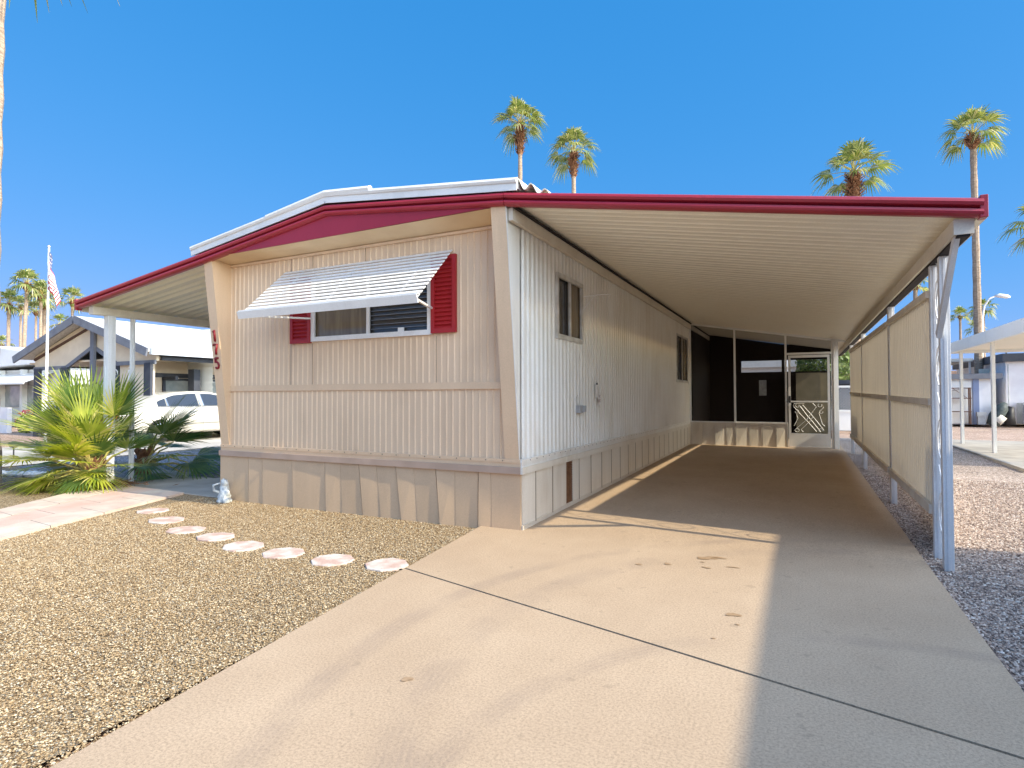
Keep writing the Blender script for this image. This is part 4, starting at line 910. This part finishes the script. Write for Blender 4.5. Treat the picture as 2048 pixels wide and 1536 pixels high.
for x in (-1.62, 1.70):
    for sd in (-1, 1):
        b_ = MB(); pr_ = [(.0, -.0), (.20, 0), (.33, .0), (.335, .03), (.335, .17), (.30, .2)]
        b_.lathe(pr_, (0, 0, 0), 24); b_.v = [(x+a, sd*(1.0-c) if sd > 0 else -(1.0-c), .335+b) for a, b, c in b_.v]; wh = b_.build('wheel', m_tyre, car, local=True)
        b_ = MB(); b_.lathe([(0, -.012), (.08, -.012), (.20, -.004), (.215, .0)], (0, 0, 0), 20); b_.v = [(x+a, sd*(1.0-c), .335+b) for a, b, c in b_.v]; b_.build('rim', m_chrome, wh, local=True)
b_ = MB(); b_.box((-2.715, -.82, .72), (-2.66, -.45, .86)); b_.box((-2.715, .45, .72), (-2.66, .82, .86)); b_.build('tail_light', m_red, car, local=True)
b_ = MB(); b_.box((2.62, -.78, .60), (2.70, -.45, .70)); b_.box((2.62, .45, .60), (2.70, .78, .70)); b_.build('headlight', m_glassgrey, car, local=True)

# ------------------------------------------------------------------ grey trimmed gable house
gh_ = empty('gable_house', (-18.2, 7, 0), 'beige house with slate grey trim and white shingle gable roof', 'house')
XL, XP, XRr = -21.9, -18.2, -14.42; ZE, ZP = 2.74, 3.93; Y0 = 5.0
def rz_(x): return ZP-(ZP-ZE)*abs(x-XP)/(XRr-XP if x > XP else XP-XL)
b_ = MB(); vs = []
for x, z in ((XL, rz_(XL)), (XP, ZP), (XRr+.0, rz_(XRr))): vs += [(x, Y0+.05, z+.01), (x, 22, z+.01), (x, Y0+.05, z-.08), (x, 22, z-.08)]
b_.add(vs, [(0,4,5,1), (4,8,9,5), (2,3,7,6), (6,7,11,10), (8,10,11,9), (0,1,3,2)]); rf = b_.build('roof', m_shing, gh_)
b_ = MB(); b_.bar((XL-.05, Y0, ZE-.10), (XP, Y0, ZP-.10), .05, .24); b_.bar((XP, Y0, ZP-.10), (XRr+.05, Y0, ZE-.10), .05, .24); b_.build('bargeboard', m_slate, rf)
b_ = MB(); b_.box((XRr-.02, Y0+.1, ZE-.16), (XRr+.12, 22, ZE+.02)); b_.build('eave_gutter', mat('pale_blue_gutter', (.55, .60, .66), None, rough=.4), rf)
b_ = MB(); b_.prism([(XL+.45, 2.34), (-19.4, 2.34), (XP+.35, 2.98), (-16.9, 2.55), (-16.6, 2.42), (-14.6, 2.42), (-14.6, rz_(-14.6)-.12), (XP, ZP-.14), (XL+.45, rz_(XL+.45)-.12)], 1, Y0+.42, Y0+.5); b_.build('gable_wall', m_beige, gh_)
b_ = MB(); b_.bar((XL+.45, Y0+.4, 2.33), (-19.4, Y0+.4, 2.33), .05, .12); b_.bar((-19.42, Y0+.4, 2.33), (XP+.35, Y0+.4, 2.97), .05, .12); b_.bar((XP+.35, Y0+.4, 2.97), (-16.6, Y0+.4, 2.40), .05, .12); b_.bar((-16.6, Y0+.4, 2.38), (-14.6, Y0+.4, 2.38), .05, .12); b_.build('gable_trim', m_slate, gh_)
b_ = MB(); b_.prism([(XL+.5, rz_(XL+.5)-.30), (XP+.2, ZP-.36), (XP+.2, ZP-.30), (XL+.5, rz_(XL+.5)-.22)], 1, Y0+.36, Y0+.41); b_.build('gable_shadow_board', mat('brown_board', (.10, .055, .04), None, rough=.8), gh_)
for x, wd, mm, zt in ((-21.05, .30, m_navy, 2.33), (-19.35, .34, m_navy, 2.33), (-17.72, .14, m_slate, 3.6), (-14.82, .26, m_navy, 2.36)):
    b_ = MB(); b_.box((x-wd/2, Y0+.30, -.1), (x+wd/2, Y0+.38, zt)); b_.box((x-wd/2-.08, Y0+.31, -.1), (x-wd/2, Y0+.39, zt)); b_.build('porch_post', mm, gh_)
# porch back wall with lap siding, door
bw = MB(); z = 0
while z < 2.5: bw.add([(-22, 7.5, z), (-14.9, 7.5, z), (-14.9, 7.47, z+.18), (-22, 7.47, z+.18)], [(0,1,2,3)]); bw.add([(-22, 7.47, z+.18), (-14.9, 7.47, z+.18), (-14.9, 7.5, z+.18), (-22, 7.5, z+.18)], [(0,1,2,3)]); z += .18
bw.box((-22, 7.51, 2.5), (-14.9, 7.6, 3.6)); bw.build('porch_wall', m_greys, gh_)
b_ = MB(); b_.box((-22, Y0+.5, 2.5), (-14.7, 7.5, 2.56)); b_.build('porch_ceiling', m_beige, gh_)
dr_ = MB(); dr_.box((-21.9, 7.40, 0), (-21.0, 7.46, 2.2)); d_ = dr_.build('door', m_greys, gh_)
b_ = MB(); b_.lathe([(.10, -.5), (.13, -.3), (.13, .2), (.10, .4)], (-21.45, 7.38, 1.5), 10); b_.build('oval_ornament', m_black, d_)
b_ = MB(); b_.box((-16.6, Y0+.52, 0), (-14.95, Y0+.6, 2.42)); b_.build('side_bay_wall', m_beige, gh_)
b_ = MB(); b_.box((-17.0, Y0+.50, 0), (-16.6, Y0+.6, 2.42)); b_.box((-17.05, 6.6, 1.9), (-15.5, 6.7, 2.0)); b_.build('dark_side_door', m_navy, gh_)
b_ = MB(); t_ = [( -16.78+.16*math.cos(k*.3), Y0+.47, 2.05+.16*math.sin(k*.3)) for k in range(22)]; b_.tube(t_, .018, 6); b_.box((-16.80, Y0+.45, 2.0), (-16.76, Y0+.48, 2.3)); b_.lathe([(.001, -.04), (.05, 0), (.001, .04)], (-16.78, Y0+.46, 2.05), 8); b_.build('ring_ornament', m_wmetal, gh_)
b_ = MB(); b_.box((-16.1, Y0+.48, 1.82), (-16.0, Y0+.515, 2.18)); b_.box((-16.09, Y0+.48, 2.24), (-15.98, Y0+.515, 2.27)); b_.build('thermometer', m_wmetal, gh_)
# side facing the car: recessed wall, window, posts, dark beam
b_ = MB(); b_.box((-16.3, Y0+.6, 0), (-16.2, 20, 2.7)); b_.build('side_wall', m_beige, gh_)
b_ = MB(); b_.box((-14.72, Y0+.6, 2.44), (-14.60, 20, 2.56)); b_.box((-16.19, 6.3, 1.98), (-16.14, 20, 2.12)); b_.build('side_beam', m_navy, gh_)
for y in (7.1, 11.5): b_ = MB(); b_.box((-15.6, y, 0), (-15.3, y+.22, 2.25)); b_.build('side_post', m_navy, gh_)
for (a, b) in ((8.0, 10.6), (6.6, 7.7)):
    b_ = MB(); b_.box((-16.19, a, 1.0), (-16.12, b, 1.95)); wf = b_.build('window', m_navy, gh_); b_ = MB(); b_.box((-16.119, a+.08, 1.08), (-16.11, b-.08, 1.88)); b_.build('pane', m_glassgrey, wf)
b_ = MB(); b_.box((-22, 7.6, 0), (-21.9, 20, 2.7)); b_.box((-22, 20, 0), (-16.2, 20.1, 2.7)); b_.build('rear_wall', m_beige, gh_)
sg = empty('patio_chalkboard', (-18.75, 6.9, 0), 'small black board with white chalk lines standing in the porch', 'chalkboard')
b_ = MB(); b_.box((-18.9, 6.9, 1.0), (-18.3, 6.94, 1.75)); b_.box((-18.62, 6.92, 0), (-18.58, 6.96, 1.0)); b_.build('board', m_black, sg)
b_ = MB(); r = random.Random(3)
for k in range(5): x = -18.8+r.uniform(0, .05); b_.tube([(x+q*.09, 6.895, 1.66-k*.13+.02*math.sin(q*2+k)) for q in range(5)], .008, 5)
b_.build('chalk_marks', m_wmetal, sg)
# far-left pale house
fh = empty('pale_grey_house', (-30, 12, 0), 'pale grey lap sided house with white awning at the left edge', 'house')
bw = MB(); z = 0
while z < 2.5: bw.add([(-40, 8.5, z), (-25.5, 8.5, z), (-25.5, 8.46, z+.2), (-40, 8.46, z+.2)], [(0,1,2,3)]); z += .2
bw.box((-40, 8.51, 0), (-25.5, 20, 2.6)); bw.build('wall', m_greys, fh)
b_ = MB(); b_.prism([(-41, 2.75), (-33, 3.9), (-25.0, 3.0), (-25.0, 2.86), (-41, 2.6)], 1, 8.0, 20); b_.build('roof', m_roofw, fh)
b_ = MB(); b_.add([(-36, 7.3, 1.95), (-26.6, 7.3, 1.95), (-26.6, 8.45, 2.45), (-36, 8.45, 2.45)], [(0,1,2,3)]); b_.box((-36, 7.29, 1.90), (-26.6, 7.33, 1.97)); b_.build('awning', m_wmetal, fh)
b_ = MB(); b_.box((-34.5, 8.40, .9), (-27.2, 8.45, 1.9)); wf = b_.build('window', m_glassgrey, fh)
for x in (-27.3, -29, -31): b_ = MB(); b_.box((x, 8.2, 0), (x+.2, 8.4, 2.6)); b_.build('porch_post', m_greys, fh)
b_ = MB(); b_.box((-40, 5.9, -.1), (-24.5, 6.05, .95)); tag(b_.build('garden_wall', m_stuccow), 'low white garden wall below the pale grey house', 'wall')
# bush with pink flowers and planter
def leafball(mb, c, rx, ry, rz, n, s, rng):
    for k in range(n):
        v = Vector((rng.gauss(0, 1), rng.gauss(0, 1), rng.gauss(0, 1))).normalized()*rng.uniform(.45, 1.0)**.6; p = Vector((c[0]+v.x*rx, c[1]+v.y*ry, c[2]+v.z*rz))
        a = Vector((rng.gauss(0, 1), rng.gauss(0, 1), rng.gauss(0, 1))).normalized(); b = a.orthogonal().normalized(); l_ = s*rng.uniform(.6, 1.3)
        mb.add([p-a*l_, p+b*l_*.45, p+a*l_, p-b*l_*.45], [(0,1,2,3)])
r = random.Random(21); pb = empty('flower_bush', (-24.4, 6.6, 0), 'green bush with pink red blossoms behind the fan palm', 'bush')
b_ = MB(); leafball(b_, (-24.4, 6.6, .3), .5, .45, .4, 900, .06, r); b_.build('foliage', m_bush, pb)
b_ = MB(); leafball(b_, (-24.3, 6.5, .74), .45, .3, .14, 130, .05, r); leafball(b_, (-25.0, 6.5, .42), .15, .15, .12, 35, .05, r); b_.build('blossoms', m_flower, pb)
b_ = MB(); b_.tube([(-24.4, 6.6, -.05), (-24.4, 6.6, .4)], .04); b_.build('stem', m_boot, pb)
b_ = MB(); b_.lathe([(.14, 0), (.24, .07), (.30, .2), (.27, .34), (.21, .37), (.19, .32), (.19, .2)], (-22.9, 6.2, -.02), 20); tag(b_.build('planter', m_planter, smooth=True), 'round blue grey ceramic planter behind the fan palm', 'planter')
gl_ = empty('garden_lamp', (-13.0, 1.35, -.02), 'dark round garden spotlight on a stake at the left edge', 'garden lamp')
b_ = MB(); b_.lathe([(.0, 0), (.07, .02), (.10, .08), (.085, .13), (.0, .15)], (-13.0, 1.30, .22), 12); b_.build('lamp_head', m_black, gl_); b_ = MB(); b_.tube([(-13.0, 1.30, -.05), (-13.0, 1.30, .23)], .015); b_.build('stake', m_black, gl_)

# ------------------------------------------------------------------ right neighbours
nc = empty('neighbour_carport', (7.7, 11, 0), 'white flat carport on slim posts next door at right', 'carport')
b_ = MB(); b_.box((6.15, 7.7, 2.52), (9.35, 13.9, 2.62)); b_.build('roof_deck', m_cream, nc)
b_ = MB(); b_.box((6.08, 7.65, 2.44), (6.148, 13.95, 2.70)); b_.box((6.15, 7.6, 2.44), (9.35, 7.68, 2.70)); b_.box((6.15, 13.91, 2.44), (9.35, 13.97, 2.70)); b_.build('fascia', m_wmetal, nc)
for x, y in ((6.22, 10.45), (6.22, 13.15), (9.25, 8)):
    b_ = MB(); 
    for dy in (-.055, .025): b_.box((x-.03, y+dy, .05), (x+.03, y+dy+.03, 2.52))
    b_.box((x-.015, y-.0245, .05), (x+.015, y+.0245, 2.52)); b_.build('post', m_wmetal, nc)
sh = empty('garden_shed', (8.6, 26.5, .12), 'low white garden shed with dark grey roof edge and iron rack', 'shed')
b_ = MB(); b_.box((7.0, 25.0, .1), (9.75, 28, 2.0)); b_.build('wall', m_shedw, sh)
b_ = MB(); b_.box((6.9, 24.8, 2.0), (9.95, 28.2, 2.22)); b_.build('roof', m_slate, sh)
b_ = MB(); b_.box((9.0, 24.94, .1), (9.2, 24.99, 2.0)); b_.build('corner_board', mat('blue_grey_board', (.22, .27, .42), None, rough=.7), sh)
b_ = MB(); b_.box((8.15, 24.95, .15), (8.95, 24.99, 1.9)); b_.build('door', m_wmetal, sh)
rk = empty('iron_rack', (8.4, 24.7, .12), 'empty rusty iron shelf rack standing against the white shed', 'rack')
for x in (8.0, 8.82):
    for y in (24.55, 24.8): b_ = MB(); b_.box((x-.02, y-.02, .12), (x+.02, y+.02, 1.62)); b_.build('leg', m_rust, rk)
for z in (.62, 1.18, 1.6): b_ = MB(); b_.box((7.97, 24.54, z), (8.86, 24.82, z+.035)); b_.build('shelf', m_rust, rk)
b_ = MB(); b_.bar((8.25, 24.56, 1.6), (8.7, 24.56, 1.22), .015, .015); b_.bar((8.6, 24.56, 1.6), (8.2, 24.56, 1.5), .015, .015); b_.build('brace', m_rust, rk)
wh_ = empty('white_flat_house', (12.3, 28, .12), 'white stucco flat roofed house behind the neighbouring carport', 'house')
b_ = MB(); b_.box((10.25, 25.6, .1), (17, 34, 2.72)); b_.build('wall', m_stuccow, wh_)
b_ = MB(); b_.box((10.1, 25.4, 2.72), (17.2, 34.2, 3.05)); b_.build('roof_band', m_navy, wh_)
b_ = MB(); b_.tube([(10.3, 25.5, .1), (10.3, 25.5, 2.6)], .02); b_.build('pipe', m_acm, wh_)
gm = MB(); z = 0
for k in range(12): gm.box((9.78+k*.04, 27.5+(k % 2)*.02, .1), (9.815+k*.04, 27.55+(k % 2)*.02, 2.5))
tag(gm.build('corrugated_fence', m_cream), 'cream ribbed metal fence between the shed and white house', 'fence')
ac = empty('air_conditioner', (10.95, 25.0, .12), 'grey louvred air conditioning unit beside the white house', 'air conditioner')
b_ = MB(); b_.box((10.55, 24.75, .14), (11.5, 25.5, 1.0)); b_.build('case', m_acm, ac, bevel=.02)
b_ = MB()
for k in range(22): x = 10.59+k*.041; b_.box((x, 24.725, .20), (x+.018, 24.748, .92))
b_.build('louvres', m_slate, ac); b_ = MB(); b_.lathe([(.001, .03), (.3, .03), (.34, 0)], (11.0, 25.1, 1.0), 18); b_.build('fan_guard', m_black, ac)
tb = empty('tarpaulin_bundle', (9.9, 24.6, .12), 'dark slumped tarpaulin bundle between shed and air conditioner', 'bundle')
b_ = MB(); b_.tube([(9.55, 24.6, .1), (9.65, 24.6, .45), (9.85, 24.6, .8), (9.95, 24.65, 1.0)], [.22, .25, .22, .1], 12); b_.build('rolled_tarp', m_bag, tb, smooth=True)
b_ = MB(); b_.tube([(9.55, 24.6, .38), (9.68, 24.6, .33), (9.80, 24.6, .5)], [.255, .262, .25], 12); b_.build('pale_band', m_alu, tb, smooth=True)
b_ = MB(); b_.tube([(10.15, 24.8, .1), (10.12, 24.8, .5), (10.2, 24.8, .85)], [.2, .18, .1], 10); b_.build('dark_sack', m_black, tb, smooth=True)
bx = empty('utility_box', (9.2, 24.6, .12), 'small grey utility box on the ground by the iron rack', 'utility box')
b_ = MB(); b_.box((9.05, 24.5, .12), (9.3, 24.7, .45)); b_.box((9.02, 24.48, .45), (9.33, 24.72, .62)); b_.build('case', m_acm, bx)
br = empty('brown_roofed_house', (10, 44, .1), 'far low house with flat brown roof behind the shed', 'house')
b_ = MB(); b_.box((5, 40, .1), (22, 50, 2.6)); b_.build('wall', m_beige, br); b_ = MB(); b_.box((4.5, 39.4, 2.6), (22.6, 50.6, 2.85)); b_.build('roof', m_brownroof, br)
pf = empty('patio_roof', (8, 31, .1), 'grey flat patio roof on thin posts behind the shed', 'patio roof')
b_ = MB(); b_.box((5.6, 29.5, 2.95), (10.0, 35, 3.1)); b_.build('deck', m_acm, pf)
for x in (5.8, 8.0, 9.9): b_ = MB(); b_.box((x-.04, 29.6, .1), (x+.04, 29.68, 2.95)); b_.build('post', m_wmetal, pf)
sd = empty('satellite_dish', (10.35, 25.7, 3.05), 'grey satellite dish on the white house roof corner', 'satellite dish')
b_ = MB(); b_.lathe([(.001, .0), (.12, .02), (.22, .07), (.25, .11)], (0, 0, 0), 16); Mx = Matrix.Rotation(R(100), 4, 'X'); b_.v = [tuple(Mx @ Vector(v)+Vector((10.35, 25.6, 3.55))) for v in b_.v]; b_.build('dish', m_acm, sd)
b_ = MB(); b_.tube([(10.3, 25.7, 3.05), (10.3, 25.7, 3.5)], .025); b_.tube([(10.35, 25.6, 3.5), (10.45, 25.2, 3.4)], .012); b_.build('mount', m_black, sd)
# street lamp
la = empty('street_lamp', (15.7, 53.3, 0), 'white curved street lamp over the neighbouring carport roof', 'street lamp')
b_ = MB(); b_.tube([(15.7, 53.3, 0), (15.75, 53.3, 5), (15.8, 53.3, 7.6), (15.95, 53.3, 8.5), (16.3, 53.3, 9.1), (16.7, 53.3, 9.25)], [.10, .09, .08, .075, .07, .06], 8); b_.build('pole', m_wmetal, la, smooth=True)
b_ = MB(); b_.tube([(16.6, 53.3, 9.26), (16.9, 53.3, 9.27), (17.4, 53.3, 9.15), (17.6, 53.3, 9.1)], [.08, .17, .17, .06], 10); b_.build('lamp_head', m_wmetal, la, smooth=True)
# lattice fence + bush seen past the screen room
lf = empty('lattice_fence', (4.1, 18, .1), 'white diagonal lattice fence on a white base past the screen room', 'fence')
b_ = MB()
for k in range(-12, 18):
    for s_ in (1, -1):
        x0 = 3.4+k*.10; a = Vector((x0, 18.02 if s_ > 0 else 18.03, .82)); b = a+Vector((s_*.82, 0, .82))
        b_.bar(a, b, .008, .03, (0, 1, 0))
b_.build('lattice', m_wmetal, lf)
b_ = MB(); b_.box((2.8, 17.98, 1.60), (5.6, 18.08, 1.67)); b_.box((2.8, 17.98, .74), (5.6, 18.08, .82)); b_.box((2.8, 18.0, .1), (5.6, 18.06, .74)); b_.build('frame', m_wmetal, lf)
b_ = MB(); b_.box((2.6, 19.5, .1), (6.5, 22, 1.75)); b_.box((2.5, 19.4, 1.75), (6.6, 22.1, 1.9)); tag(b_.build('garden_shed', m_navy), 'dark low shed behind the white lattice fence', 'shed')
r = random.Random(77); bu = empty('leafy_bush', (4.0, 24, 0), 'light green leafy bush above the lattice fence', 'bush')
b_ = MB(); leafball(b_, (3.7, 24, 2.5), 1.4, 1.2, 1.4, 4200, .10, r); leafball(b_, (4.6, 24.4, 3.2), 1.0, .9, .9, 1800, .10, r); b_.build('foliage', m_bush, bu); b_ = MB(); b_.tube([(4, 24, 0), (3.9, 24, 1.5), (3.8, 24, 2.6)], [.1, .07, .04]); b_.build('trunk', m_boot, bu)
# far bushes and houses closing the horizon
for i, (x, y, s_, lb) in enumerate(((15, 60, 1.6, 'far round bush behind the carport posts'), (24, 75, 2.0, 'far wide bush near the right edge skyline'), (-60, 40, 2.2, 'far bush behind the gable house'), (9, 70, 1.8, 'far bush left of the carport posts'))):
    bb = empty('distant_bush', (x, y, 0), lb, 'bush'); b_ = MB(); leafball(b_, (x, y, s_), s_*1.4, s_*1.2, s_, 900, .22, r); b_.build('foliage', m_bush, bb)
    b_ = MB(); b_.tube([(x, y, -.05), (x, y, s_)], .12); b_.build('trunk', m_boot, bb)
for i, (x0, x1, y0, y1, h, mm, lb) in enumerate(((-16, -4, 24, 34, 3.0, m_beige, 'long beige house far behind the mobile home'), (-2, 4.4, 30, 38, 2.9, m_shedw, 'white house straight behind the screen room'), (24, 40, 50, 60, 3.0, m_stuccow, 'far white house at the right skyline'))):
    hh = empty('distant_house', ((x0+x1)/2, y0, 0), lb, 'house'); b_ = MB(); b_.box((x0, y0, -.1), (x1, y1, h)); b_.build('wall', mm, hh)
    b_ = MB(); xm_ = (x0+x1)/2; b_.prism([(x0-.4, h), (x1+.4, h), (xm_, h+.9)], 1, y0-.3, y1+.3); b_.build('roof', m_roofw, hh)
    b_ = MB(); b_.box((x0+1.5, y0-.03, 1.0), (x0+3.2, y0-.003, 2.0)); b_.build('window', m_glass, hh)

# neighbouring home right of the picture (its shade falls on the driveway)
nh = empty('next_door_home', (10, -6, 0), 'white home next door, standing just right of the picture', 'mobile home')
b_ = corr('x', -14, .65, .10, .012, .6, 3.45, flip=-1); shift(b_, dx=7.7); b_.box((7.72, -14, 0), (12, .63, 3.45)); b_.build('wall', m_white, nh)
b_ = MB(); b_.box((7.45, -14.2, 3.45), (12.2, .70, 3.62)); b_.build('roof', m_roofw, nh)
b_ = MB(); b_.box((7.66, -14, 0), (7.69, .64, .6)); b_.build('skirting', m_wskirt, nh)
for y in (-9.5, -4.5): b_ = MB(); b_.box((7.66, y, 1.6), (7.70, y+1.4, 2.6)); wf = b_.build('window', m_wmetal, nh); b_ = MB(); b_.box((7.645, y+.06, 1.66), (7.659, y+1.34, 2.54)); b_.build('pane', m_glass, wf)

# unseen wall added to block sun passing under the side screens
b_ = MB(); lw = [(3.60, .95, .40), (3.72, 1.9, .50), (3.96, 2.95, .66), (4.0, 6, .72), (4.0, 9.3, .78)]
for (xa, ya, ha), (xb, yb, hb) in zip(lw[:-1], lw[1:]):
    b_.add([(xa, ya, -.2), (xb, yb, -.2), (xb, yb, hb), (xa, ya, ha), (xa+.06, ya, -.2), (xb+.06, yb, -.2), (xb+.06, yb, hb), (xa+.06, ya, ha)], [(0,3,2,1), (4,5,6,7), (3,7,6,2), (0,4,7,3), (1,2,6,5)])
tag(b_.build('sun_blocking_wall', m_beige), 'unseen low tan wall added behind the slatted side screens to block sun', 'wall')
